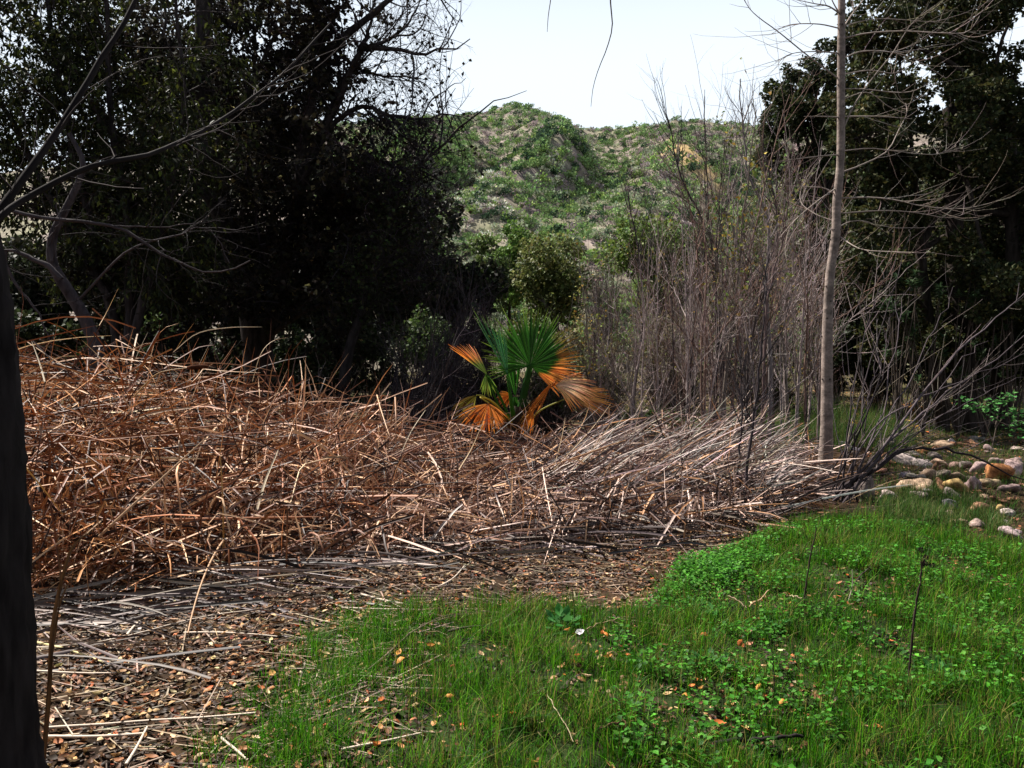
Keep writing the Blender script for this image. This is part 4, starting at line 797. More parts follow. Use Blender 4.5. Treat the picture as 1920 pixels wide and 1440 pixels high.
def reed_bed():
    r = np.random.default_rng(801); b = Buf()
    def add(p, d1, d2, L, t0, sag, hw, col, S=7, fold=.45):
        P = bent(p, nrm(d1), nrm(d2), L, t0, sag, S); tb = np.linspace(0, 1, S)[None, :, None]; P = lift_ground(P + (r.normal(0, .04, p.shape) * L[:, None])[:, None] * (tb * (1 - tb) * 4)); sd = np.cross(nrm(d1), nrm(r.normal(0, 1, p.shape) + A(0, -.4, .8)))
        b.ribbons(P, taper(S, hw), sd, col, fold)
    # A the lodged, criss-crossed mass
    n = 5000; q = samp(r, REEDS, n); H, fr = reed_h(q[:, 0], q[:, 1]); z = H * r.beta(2.0, 1.0, n); a = r.uniform(0, 6.28, n); el = r.normal(0, .28, n)
    d1 = np.stack([np.cos(a), np.sin(a) * .7, np.sin(el)], 1); L = r.uniform(.5, 1.7, n); d2 = nrm(d1) + r.normal(0, .35, (n, 3)) * (r.uniform(size=(n, 1)) < .4)
    p = np.stack([q[:, 0], q[:, 1], z], 1) - nrm(d1) * L[:, None] * .5; ok = (p[:, 1] > fr - .45)
    add(p[ok], d1[ok], d2[ok], L[ok], r.uniform(.3, .8, ok.sum()), r.uniform(0, .34, ok.sum()), r.uniform(.0038, .0105, ok.sum()), reed_cols(r, px_of(q[ok, 0], q[ok, 1]), ok.sum()))
    # B leaning stalks from the ground, many broken over
    n = 2000; q = samp(r, REEDS, n); H, fr = reed_h(q[:, 0], q[:, 1]); a = r.uniform(0, 6.28, n); el = np.radians(r.uniform(35, 85, n))
    d1 = np.stack([np.cos(a) * np.cos(el), np.sin(a) * np.cos(el) * .6, np.sin(el)], 1); br = r.uniform(size=(n, 1)) < .55
    d2 = np.where(br, nrm(np.stack([np.cos(a) + r.normal(0, .6, n), np.sin(a) + r.normal(0, .5, n), r.normal(-.5, .4, n)], 1)), d1); L = np.maximum(.35, H * r.uniform(.8, 1.45, n) / np.where(br[:, 0], .65, np.sin(el)) )
    L = np.minimum(L, 1.9); add(np.stack([q[:, 0], q[:, 1], np.zeros(n)], 1), d1, d2, L, r.uniform(.45, .8, n), r.uniform(0, .12, n), r.uniform(.0045, .011, n), reed_cols(r, px_of(q[:, 0], q[:, 1]), n))
    # spikes standing out of the top of the mass
    n = 520; q = samp(r, REEDS, n); H, fr = reed_h(q[:, 0], q[:, 1]); a = r.uniform(0, 6.28, n); el = np.radians(r.uniform(30, 88, n)); d1 = np.stack([np.cos(a) * np.cos(el), np.sin(a) * np.cos(el) * .6, np.sin(el)], 1)
    add(np.stack([q[:, 0], q[:, 1], H * r.uniform(.6, .95, n)], 1), d1, d1 + r.normal(0, .25, (n, 3)) - A(0, 0, .2), r.uniform(.25, .8, n), r.uniform(.4, .8, n), r.uniform(0, .2, n), r.uniform(.0035, .008, n), reed_cols(r, px_of(q[:, 0], q[:, 1]), n) * 1.25)
    # C blades draping over the front down to the ground
    n = 600; pxs = r.uniform(-100, 1440, n); fy = np.interp(pxs, [-400, 0, 200, 400, 600, 780, 1000, 1300, 1480, 1560], [atg(u, w)[1] for u, w in [(-400, 1190), (0, 1140), (200, 1122), (400, 1105), (600, 1078), (780, 1048), (1000, 1018), (1300, 1000), (1480, 975), (1560, 945)]])
    y = fy + r.uniform(.05, .9, n); x = (pxs - 960) / F * y; H, _ = reed_h(x, y + .5); z = H * r.uniform(.4, 1.05, n)
    d1 = nrm(np.stack([r.normal(0, .6, n), r.uniform(-.9, -.1, n), r.normal(-.1, .35, n)], 1)); d2 = nrm(np.stack([r.normal(0, .4, n), r.uniform(-.6, .1, n), -np.ones(n)], 1)); L = r.uniform(.5, 1.2, n)
    add(np.stack([x, y, z], 1), d1, d2, L, r.uniform(.2, .6, n), r.uniform(0, .25, n), r.uniform(.005, .010, n), reed_cols(r, pxs, n) * .9)
    # D grey reeds lying flat in front of the bed
    n = 300; pxs = r.uniform(20, 1420, n); fy = np.interp(pxs, [0, 400, 780, 1000, 1300, 1480], [atg(u, w)[1] for u, w in [(0, 1140), (400, 1105), (780, 1048), (1000, 1018), (1300, 1000), (1480, 975)]])
    y = fy - np.abs(r.normal(0, .42, n)) * np.interp(pxs, [0, 700, 1000, 1420], [1.7, 1.0, .7, .6]) + .2; x = (pxs - 960) / F * y; a = r.normal(0, .45, n) + pi * (r.uniform(size=n) < .5)
    d1 = np.stack([np.cos(a), np.sin(a), r.normal(.01, .03, n)], 1); L = r.uniform(.35, 1.5, n); p = np.stack([x, y, gz(x, y) + r.uniform(.01, .12, n)], 1) - d1 * L[:, None] * .5
    cc = pal(r, n, [(.22, .17, .145), (.11, .085, .075), (.36, .29, .24), (.06, .042, .038), (.03, .022, .02)], .25); add(p, d1, d1 + r.normal(0, .06, (n, 3)), L, np.full(n, .5), r.uniform(0, .05, n), r.uniform(.004, .011, n), cc)
    # E combed-over stalks on the right
    n = 760; pxs = r.uniform(1030, 1490, n); y = r.uniform(7.3, 9.4, n); x = (pxs - 960) / F * y; d1 = np.stack([np.full(n, .85) + r.normal(0, .12, n), r.normal(0, .22, n), r.uniform(.05, .75, n)], 1); L = np.minimum(r.uniform(.6, 1.7, n), np.maximum(.25, (1560 - pxs) / 150))
    p = np.stack([x, y, r.uniform(0, .25, n)], 1) - nrm(d1) * A(.4, .4, 0); add(p, d1, d1 + r.normal(0, .08, (n, 3)), L, np.full(n, .6), r.uniform(-.05, .12, n), r.uniform(.0035, .0085, n), pal(r, n, [(.42, .33, .30), (.24, .18, .17), (.10, .074, .072), (.60, .49, .43), (.04, .03, .028)], .25))
    solo('reed_bed', b, M_REED, (0, 0, 0), 'tangled dead orange-brown reed bed across the middle', 'reeds', kind='stuff', smooth=False)
    # reeds one can tell apart
    var = []
    for v in range(12):
        n1 = 1; L = np.array([1.0]); kink = v % 3 == 0; t0 = np.array([r.uniform(.5, .8)]); d1 = nrm(A(1, 0, 0))[None]; d2 = nrm(A(1, r.normal(0, .3), r.normal(-.7, .3)))[None] if kink else d1
        P = bent(np.zeros((1, 3)), d1, d2, L, t0, np.array([r.uniform(0, .22)]), 10); bb = Buf()
        if v % 2: bb.ribbons(P, taper(10, np.array([.0095])), A(0, .6, .8)[None], A(1, 1, 1)[None], .5)
        else: bb.tubes(P, np.full((1, 10), .0075) * np.linspace(1, .55, 10)[None], 5, A(1, 1, 1))
        var.append(bb.mesh('reed_stalk', M_REED, False))
    n = 282; q = samp(r, REEDS, 6000); H, fr = reed_h(q[:, 0], q[:, 1]); pxs = px_of(q[:, 0], q[:, 1])
    i = np.flatnonzero((pxs > 60) & (pxs < 1540) & (q[:, 1] < fr + 2.2))[:n]
    for k, j in enumerate(i):
        right = pxs[j] > 1040; zone = ['near the black trunk', 'before the huge dark tree', 'before the palm', 'before the thicket', 'near the slim trunk'][int(np.searchsorted([330, 680, 1040, 1300], pxs[j]))]
        o = link('reed_stalk', var[r.integers(12)]); mode = r.uniform()
        if right and mode < .6: az, el, z0 = r.normal(0, .25), r.uniform(.2, .8), .02
        elif mode < .45: az, el, z0 = r.uniform(0, 6.28), r.uniform(.5, 1.4), .02
        else: az, el, z0 = r.uniform(0, 6.28), r.normal(.05, .25), float(H[j]) * r.uniform(.75, 1.05)
        s = r.uniform(.6, 1.3) * (1.1 if z0 < .1 else 1); s = min(s, (H[j] * 1.35 + .15) / max(.15, math.sin(abs(el)))) if z0 < .1 else s
        zz = max(z0, .02) + float(gz(*q[j])); zz = max(zz, s * max(0, -math.sin(el)) + .03)
        o.location = (float(q[j, 0]), float(q[j, 1]), zz); o.rotation_euler = (r.uniform(0, .6), -el, az); o.scale = (s, 1.0, 1.0)
        c = reed_cols(r, np.array([pxs[j]]), 1)[0] * 1.2; o.color = (*[float(v) for v in np.clip(c, 0, .8)], 1)
        if right: tag(o, 'grey-tan dead stalk combed right in the reed bed, ' + zone, 'reed', 'grey-tan reeds ' + zone)
        else: tag(o, 'orange-brown dead stalk in the tangled reed bed, ' + zone, 'reed', 'orange-brown reeds ' + zone)
reed_bed()
def marked_reeds():
    PALE, ORG, TAN, GRY = (.60, .50, .36), (.50, .27, .08), (.46, .32, .18), (.42, .36, .33)
    for pts, d, hw, c, lab in [
        ([(325, 660), (370, 625), (430, 614), (492, 613)], 7.0, .0075, PALE, 'long pale reed arching over to the right above the left reeds'),
        ([(473, 715), (488, 665), (510, 640), (541, 632)], 7.2, .006, TAN, 'thin hooked reed against the dark trunk'),
        ([(84, 715), (74, 680), (59, 639)], 6.2, .012, PALE, 'stout pale broken reed upright near the black trunk at the left'),
        ([(224, 708), (190, 672), (153, 637)], 6.4, .009, ORG, 'yellow-orange reed slanting out of the top of the left reeds'),
        ([(30, 722), (70, 690), (110, 670), (145, 667)], 6.2, .006, TAN, 'bowed tan reed by the left edge'),
        ([(255, 670), (264, 650), (277, 623)], 6.6, .008, PALE, 'short upright pale reed atop the left reeds'),
        ([(262, 680), (275, 660), (298, 619)], 6.6, .004, GRY, 'thin straight grey reed beside the short pale one'),
        ([(330, 655), (346, 630), (364, 605)], 6.8, .0055, ORG, 'short yellow reed pointing up before the huge dark tree'),
        ([(370, 690), (385, 660), (396, 639)], 6.8, .0055, PALE, 'short pale reed above the brown cattail head'),
        ([(186, 610), (200, 585), (222, 540)], 7.0, .004, ORG, 'tallest thin reed slanting up before the dark double stems'),
        ([(480, 960), (498, 900), (522, 842)], 5.9, .017, PALE, 'thick bleached broken reed standing in the front of the bed'),
        ([(44, 872), (80, 915), (118, 965)], 3.6, .0085, ORG, 'bright orange reed slanting down beside the black trunk'),
        ([(1038, 880), (1080, 835), (1112, 800), (1145, 757)], 7.6, .010, TAN, 'long stout reed slanting up right of the palm'),
        ([(1060, 890), (1105, 850), (1160, 772)], 7.8, .009, TAN, 'stout reed slanting up farther right of the palm'),
        ([(1110, 850), (1135, 835), (1150, 798)], 7.9, .005, PALE, 'short reed beside the stout one right of the palm'),
        ([(1040, 870), (1052, 825), (1060, 783)], 7.6, .005, TAN, 'upright thin reed just right of the palm foot'),
        ([(860, 880), (884, 840), (908, 785)], 7.4, .009, TAN, 'stout reed slanting up over the hanging orange frond'),
        ([(745, 865), (770, 810), (798, 768)], 7.6, .008, PALE, 'pale reed slanting up left of the palm'),
        ([(640, 830), (690, 770), (735, 715)], 8.0, .007, TAN, 'tan reed slanting up before the brush heap'),
        ([(1290, 985), (1370, 900), (1450, 850), (1545, 770)], 7.6, .008, PALE, 'longest pale stalk combed right towards the slim trunk'),
        ([(1200, 975), (1300, 905), (1420, 830), (1530, 790)], 7.9, .007, GRY, 'long grey stalk combed right across the thicket foot'),
        ([(1170, 960), (1290, 880), (1400, 800), (1440, 760)], 8.2, .007, TAN, 'long tan stalk leaning towards the thicket'),
        ([(1480, 1010), (1560, 955), (1650, 910), (1700, 895)], 7.0, .006, TAN, 'stalk lying out over the bank right of the slim trunk'),
        ([(1400, 965), (1520, 960), (1640, 950), (1690, 944)], 7.2, .004, PALE, 'thin whitish straw lying level right of the slim trunk foot'),
        ([(420, 1110), (418, 950), (412, 840)], 5.3, .010, ORG, 'upright orange-brown reed at the front of the bed'),
        ([(775, 1050), (810, 1010), (845, 965), (868, 945)], 6.0, .022, GRY, 'broad grey sheaf end leaning on the front of the bed')]:
        b = Buf(); P = smooth(pth(pts, np.linspace(d - .1, d + .15, len(pts))), 12)[None]; P = lift_ground(P)
        b.ribbons(P, taper(12, np.array([hw * .75]), .3), A(.25, -.2, 1)[None] if abs(P[0, -1, 2] - P[0, 0, 2]) < .25 else A(1, -.35, 0.1)[None], A(*c)[None], .5)
        solo('reed_stalk', b, M_REED, P[0, 0], lab, 'reed', smooth=False)
    # brown cattail head
    s = pth([(250, 745), (290, 704), (320, 694), (352, 690)], 6.6); t = thing('cattail', lift_ground(s[None])[0][0], 'cattail with a brown velvety head lying level on the left reeds', 'cattail'); b = Buf(); P, R = one(s, .006, .005, 10); b.tubes(P, R, 6, A(.36, .22, .09)); part(t, 'stem', b, M_REED)
    h = smooth(pth([(351, 690), (370, 688), (391, 687)], 6.6), 12)[None]; R = .022 * np.clip(np.sin(np.linspace(.15, pi - .15, 12))**.4, 0, 1)[None]; b = Buf(); b.tubes(h, R, 10, A(.075, .028, .014)); part(t, 'seed_head', b, M_BARK)
    b = Buf(); P, R = one(pth([(391, 687), (404, 690)], 6.6), .004, .002, 4); b.tubes(P, R, 5, A(.12, .08, .05)); part(t, 'tip', b, M_REED)
    # tall near reed before the left trunk
    base = A(at(78, 1440, 2.9)[0], 2.9, 0); base[2] = gz(base[0], 2.9); t = thing('reed_plant', base, 'tall brown reed standing close to the camera beside the black trunk', 'reed')
    for pts, hw, nm_ in [([(92, 1300), (98, 1180), (118, 1080), (140, 1020), (190, 985)], .011, 'stem'), ([(95, 1230), (120, 1110), (160, 1060), (185, 1030)], .004, 'leaf'), ([(90, 1290), (112, 1120), (108, 1000)], .004, 'leaf')]:
        P = smooth(np.vstack([base, pth(pts, 2.9)]), 16)[None]; b = Buf(); b.ribbons(P, taper(16, np.array([hw]), .4), A(1, -.2, 0)[None], A(.22, .115, .05)[None], .6); part(t, nm_, b, M_REED, smooth=False)
    # bleached stalks lying on the litter
    for pts, hw, lab in [([(60, 1210), (125, 1230), (196, 1258)], .009, 'bleached yellow reed lying by the black trunk'), ([(50, 1225), (180, 1215), (330, 1190), (470, 1170)], .006, 'long grey straw lying across the leaf litter'), ([(88, 1378), (180, 1368), (300, 1355), (480, 1352)], .008, 'long pinkish reed lying low across the litter, lower left'),
                         ([(86, 1394), (170, 1390), (270, 1380)], .010, 'thick pale reed lying beside the long pinkish one'), ([(236, 1438), (256, 1405), (276, 1368)], .009, 'short pale cut reed lying at the bottom, pointing away'), ([(415, 1392), (440, 1415), (465, 1440)], .008, 'short pale reed lying at the bottom left of the grass'), ([(640, 1440), (720, 1425), (790, 1405)], .007, 'pale twig lying at the very bottom between litter and grass'),
                         ([(238, 1205), (250, 1190), (262, 1178)], .010, 'short cream leaf blade propped on the litter'), ([(345, 1210), (440, 1214), (520, 1216)], .007, 'pinkish straight straw on the litter'), ([(60, 1275), (140, 1278), (218, 1276)], .007, 'pale reed lying left on the litter above the pinkish ones'), ([(640, 1158), (720, 1160), (800, 1158)], .008, 'bleached straw lying along the upper edge of the grass'),
                         ([(676, 1136), (715, 1145), (755, 1150)], .010, 'short pale cut stalk lying before the reed bed'), ([(820, 1110), (850, 1090), (872, 1068)], .007, 'short stick propped on the litter before the reed bed')]:
        q = np.array([atg(*p) for p in pts]); P = smooth(q, 12)[None]; P[..., 2] = gz(P[0, :, 0], P[0, :, 1]) + hw * .8 + .02; b = Buf(); b.tubes(P, (hw * .8 * np.linspace(1, .7, 12))[None], 6, A(.58, .48, .38) if 'yellow' not in lab else A(.6, .5, .24))
        b.cap(P[0, 0], P[0, 0] - P[0, 1], hw * .8, 6, A(.4, .3, .2)); b.cap(P[0, -1], P[0, -1] - P[0, -2], hw * .56, 6, A(.4, .3, .2)); solo('fallen_reed', b, M_REED, P[0, 0], lab, 'reed')
marked_reeds()

# ------------------------------------------------------------------ leaf litter
LIT = [(.36, .23, .11), (.25, .11, .045), (.12, .055, .025), (.035, .019, .011), (.50, .36, .21), (.38, .10, .025)]
LITTER = [atg(*p) for p in [(-60, 1700), (-60, 1150), (400, 1090), (700, 1045), (900, 1000), (1250, 985), (1440, 985), (1340, 1050), (1260, 1100), (1200, 1155), (1000, 1150), (830, 1170), (760, 1240), (700, 1330), (640, 1440), (600, 1700)]]
PATCH = [(1380, 1120, .30), (1420, 1230, .22), (1600, 1110, .30), (1100, 1215, .22), (900, 1225, .16), (1250, 1330, .25), (1340, 1350, .22), (760, 1400, .25), (1660, 1200, .2), (1480, 1290, .2), (1050, 1300, .18), (1800, 1080, .25), (650, 1330, .3)]
def litter():
    r = np.random.default_rng(901); b = Buf()
    def scat(poly, n, size, jit=.12, dark=1.0):
        q = samp(r, poly, n) + r.normal(0, jit, (n, 2)); q = q[q[:, 1] > 1.8]; n = len(q); a = r.uniform(0, 6.28, n); l = np.exp(r.uniform(math.log(size[0]), math.log(size[1]), n)); cu = r.uniform(.05, .6, n)
        ax = np.stack([np.cos(a), np.sin(a), r.normal(0, .25, n)], 1); nm = nrm(r.normal(0, .35, (n, 3)) + A(0, 0, 1)); nm[r.uniform(size=n) < .4] *= -1
        p = np.stack([q[:, 0], q[:, 1], gz(q[:, 0], q[:, 1]) + .008 + .35 * l * r.uniform(0, 1, n)], 1)
        b.curled(p, ax, nm, l, l * r.uniform(.18, .30, n), pal(r, n, LIT, .35, [1.5, 1.6, 5, 9, .6, .5]) * dark, cu)
    scat(LITTER, 24000, (.012, .052)); scat(GRASS, 1500, (.025, .055), .2)
    for a_, b_, w_ in PATCH:
        g = atg(a_, b_); scat([g + A(cos(t_) * w_, sin(t_) * w_ * 1.3, 0) for t_ in np.linspace(0, 5.8, 10)], int(2000 * w_**2), (.025, .05), .1)
    CREEK = [atg(*p) for p in [(1580, 1000), (1620, 860), (1700, 800), (1920, 770), (2200, 800), (2100, 1040), (1920, 1030), (1700, 985)]]; scat(CREEK, 3500, (.025, .06))
    FARP = [A((p - 960) / F * d, d, 0) for p, d in [(1000, 10.5), (1560, 10.5), (1950, 14), (1950, 26), (1100, 26)]]; scat(FARP, 9000, (.04, .09), .3)
    q = samp(r, LITTER, 2600) + r.normal(0, .1, (2600, 2)); n = len(q); a = r.normal(0, .7, n); L_ = np.exp(r.uniform(math.log(.03), math.log(.4), n)); dv = np.stack([np.cos(a), np.sin(a), r.normal(0, .04, n)], 1)
    p0 = np.stack([q[:, 0], q[:, 1], gz(q[:, 0], q[:, 1]) + r.uniform(.012, .03, n)], 1); tt = np.linspace(0, 1, 3)[None, :, None]
    b.ribbons(p0[:, None] + dv[:, None] * L_[:, None, None] * tt, np.repeat(r.uniform(.0012, .004, n)[:, None], 3, 1), np.cross(dv, A(0, 0, 1)), pal(r, n, [(.30, .22, .15), (.16, .10, .06), (.07, .045, .03), (.28, .22, .16)], .25), .4)
    q = samp(r, [atg(*p) for p in [(1590, 790), (1600, 762), (1730, 756), (1740, 790)]], 1500); n = len(q); a = r.uniform(0, 6.28, n); b.curled(np.stack([q[:, 0], q[:, 1], gz(q[:, 0], q[:, 1]) + .02], 1), np.stack([np.cos(a), np.sin(a), r.normal(0, .2, n)], 1), nrm(r.normal(0, .3, (n, 3)) + A(0, 0, 1)), r.uniform(.06, .12, n), r.uniform(.018, .03, n), pal(r, n, [(.45, .20, .05), (.5, .32, .10), (.3, .12, .04)], .3), .3)
    solo('leaf_litter', b, M_LITTER, (0, 0, 0), 'brown and tan leaf litter on the dark soil', 'leaf litter', kind='stuff', smooth=False)
    var = []
    for v in range(8):
        bb = Buf(); bb.curled(np.zeros((1, 3)), A(1, 0, 0)[None], A(r.normal(0, .1), r.normal(0, .2), 1)[None], 1., r.uniform(.2, .32), A(1, 1, 1)[None], r.uniform(.25, .7)); var.append(bb.mesh('fallen_leaf', M_LITTER, True))
    q = samp(r, [atg(*p) for p in [(70, 1480), (110, 1260), (330, 1230), (600, 1150), (720, 1160), (620, 1260), (540, 1360), (480, 1480)]], 270); g = samp(r, [atg(*p) for p in [(640, 1470), (760, 1200), (1200, 1160), (1480, 1250), (1500, 1480)]], 26)
    for k, (x, y) in enumerate(np.concatenate([q, g])):
        o = link('fallen_leaf', var[r.integers(8)]); s = r.uniform(.028, .055); fl = r.uniform() < .4; o.location = (float(x), float(y), float(gz(x, y)) + .018 + (.012 if fl else 0)); o.scale = (s, s, s); o.rotation_euler = (r.normal(0, .3) + (pi if fl else 0), r.normal(0, .3), r.uniform(0, 6.28))
        if k < len(q): c = pal(r, 1, [(.42, .27, .13), (.36, .18, .07), (.26, .11, .045), (.50, .36, .2), (.14, .07, .035)], .2)[0]; zl = 'beside the grass' if px_of(x, y) > 460 else 'near the black trunk' if px_of(x, y) < 230 else 'among the fallen straws'; tag(o, 'curled brown fallen leaf on the dark litter ' + zl, 'leaf', 'fallen leaves ' + zl)
        else: c = pal(r, 1, [(.45, .13, .03), (.5, .22, .05)], .2)[0]; o.location.z += .03; tag(o, 'orange fallen leaf caught in the green grass', 'leaf', 'orange leaves in the grass')
        o.color = (*[float(v) for v in np.clip(c, 0, .8)], 1)
litter()

# ------------------------------------------------------------------ grass and weeds
def blades(b, r, q, L, hw, cols, w=None, lean=.35, S=4):
    n = len(q); l = r.uniform(*L, n) * (.55 + .9 * vnoise(q[:, 0], q[:, 1], .7, 41)); a = r.uniform(0, 6.28, n); dv = np.stack([np.cos(a), np.sin(a)], 1) * np.abs(r.normal(0, lean, (n, 1)))
    t = np.linspace(0, 1, S)[None, :, None]; p = np.stack([q[:, 0], q[:, 1], gz(q[:, 0], q[:, 1]) - .005], 1); d1 = nrm(np.concatenate([dv * .4, np.ones((n, 1))], 1)); bend = np.concatenate([dv, -np.abs(dv).sum(1, keepdims=True) * .35], 1)
    P = p[:, None] + l[:, None, None] * (d1[:, None] * t + bend[:, None] * t**2); sd = np.stack([-np.sin(a + r.normal(0, .8, n)), np.cos(a), np.zeros(n)], 1)
    b.ribbons(P, r.uniform(.6, 1.3, n)[:, None] * hw * (1 - np.linspace(0, .93, S)[None]**1.5), sd, pal(r, n, cols, .25, w))
def grass():
    r = np.random.default_rng(911); b = Buf(); GC = [(.040, .165, .005), (.014, .065, .002), (.10, .26, .010), (.19, .18, .04), (.04, .026, .012)]
    q = samp(r, GRASS, 230000); q = q + r.normal(0, .06, q.shape); x, y = q[:, 0], q[:, 1]
    dens = np.clip(.25 + 1.3 * vnoise(x, y, 1.1, 42) * (.4 + .8 * vnoise(x, y, 2.7, 43)), .12, 1); left = np.clip((px_of(x, y) - 520) / 260, .22, 1)
    keep = (r.uniform(size=len(q)) < dens * left * .8) & (y > 2.3) & (np.abs(px_of(x, y) - 960) < 1120); q = q[keep]
    bare = np.zeros(len(q))
    for a_, b_, w_ in PATCH:
        g = atg(a_, b_); bare = np.maximum(bare, np.exp(-((q[:, 0] - g[0]) / w_)**2 - ((q[:, 1] - g[1]) / (w_ * 1.3))**2))
    q = q[r.uniform(size=len(q)) > bare * .93]
    f = vnoise(q[:, 0], q[:, 1], 1.6, 44)
    blades(b, r, q[f <= .5], (.04, .12), .0019, GC, [4, 4, 2, .9, .8]); blades(b, r, q[f > .5], (.06, .17), .0019, GC, [3, 3, 3, 2.4, 2.0], .5)
    # tufts over the litter at its edge
    c = samp(r, [atg(*p) for p in [(330, 1480), (520, 1260), (640, 1170), (800, 1150), (700, 1300), (600, 1480)]], 90); q = (c[:, None] + r.normal(0, .045, (90, 45, 2))).reshape(-1, 2); blades(b, r, q, (.07, .17), .0016, GC, [4, 4, 3, .5, .2], .5)
    solo('grass', b, M_GRASS, (0, 0, 0), 'green grass across the lower right foreground', 'grass', kind='stuff', smooth=False)
    b = Buf()
    for poly, n, L in [([atg(*p) for p in [(1420, 830), (1430, 775), (1560, 765), (1690, 785), (1720, 825), (1600, 850), (1480, 850)]], 15000, (.2, .45)), ([A((p - 960) / F * d, d, 0) for p, d in [(1130, 11), (1420, 11), (1480, 16), (1150, 18)]], 9000, (.1, .3)), ([A((p - 960) / F * d, d, 0) for p, d in [(1650, 16), (1960, 14), (2000, 26), (1640, 26)]], 12000, (.08, .22)), ([atg(*p) for p in [(1600, 1000), (1640, 830), (1760, 800), (1960, 830), (2050, 1050), (1900, 1030)]], 11000, (.05, .16)), ([atg(*p) for p in [(1640, 990), (1660, 930), (1760, 925), (1880, 965), (1900, 1010), (1760, 1000)]], 9000, (.08, .2))]:
        q = samp(r, poly, n); k = vnoise(q[:, 0], q[:, 1], 1.3, 45) > .38; blades(b, r, q[k], L, .003, [(.05, .12, .02), (.04, .085, .018), (.10, .13, .03), (.16, .15, .06)], [4, 3, 2, 1.5])
    solo('grass', b, M_GRASS, (0, 0, 0), 'tufty grass among the creek stones and under the trees beyond', 'grass', kind='stuff', smooth=False)
    # broad-leaved weeds
    b = Buf(); q = samp(r, GRASS, 60000); x, y = q[:, 0], q[:, 1]; p = px_of(x, y)
    m = (vnoise(x, y, 1.5, 46) > .52) & (p > 1150) & (p < 2000) & (y < 6.6) & (y > 2.4); q = q[m][:9000]
    e = samp(r, [atg(*p) for p in [(1235, 1125), (1275, 1055), (1420, 1030), (1450, 1060), (1330, 1110)]], 4200); q = np.concatenate([q, e]); n = len(q); a = r.uniform(0, 6.28, n); l = r.uniform(.012, .034, n)
    b.leaves(np.stack([q[:, 0], q[:, 1], gz(q[:, 0], q[:, 1]) + r.uniform(.02, .11, n)], 1), np.stack([np.cos(a), np.sin(a), r.normal(.1, .3, n)], 1), nrm(r.normal(0, .3, (n, 3)) + A(0, 0, 1)), l, l * .42, pal(r, n, [(.045, .18, .014), (.022, .09, .008), (.085, .26, .028)], .25))
    solo('weeds', b, M_GRASS, (0, 0, 0), 'small round-leaved green weeds mixed into the grass', 'weeds', kind='stuff', smooth=False)
grass()

# ------------------------------------------------------------------ creek stones
def stone_mesh(seed):
    r = np.random.default_rng(seed); n, m = 14, 20; b = Buf(); th = np.linspace(0, pi, n); ph = np.arange(m) * 2 * pi / m
    T, Pn = np.meshgrid(th, ph, indexing='ij'); v = np.stack([np.sin(T) * np.cos(Pn), np.sin(T) * np.sin(Pn), np.cos(T)], -1); d = 1
    for k in range(11):
        w = nrm(r.normal(size=3)); d = d * (1 - .34 * np.clip((v @ w) - r.uniform(.3, .6), 0, 1) * 2)
    for k in range(4): d = d + .035 * np.sin(v @ (r.normal(size=3) * 6) + r.uniform(0, 6))
    for k in range(5): d = d + .06 * np.sin(v @ (r.normal(size=3) * 2.6) + r.uniform(0, 6))
    V = (v * d[..., None]).reshape(-1, 3); i, j = np.meshgrid(np.arange(n - 1), np.arange(m), indexing='ij'); j2 = (j + 1) % m
    b.put(V, A(1, 1, 1), np.stack([i * m + j, i * m + j2, (i + 1) * m + j2, (i + 1) * m + j], -1)[..., ::-1]); return b.mesh('stone', M_STONE, True)
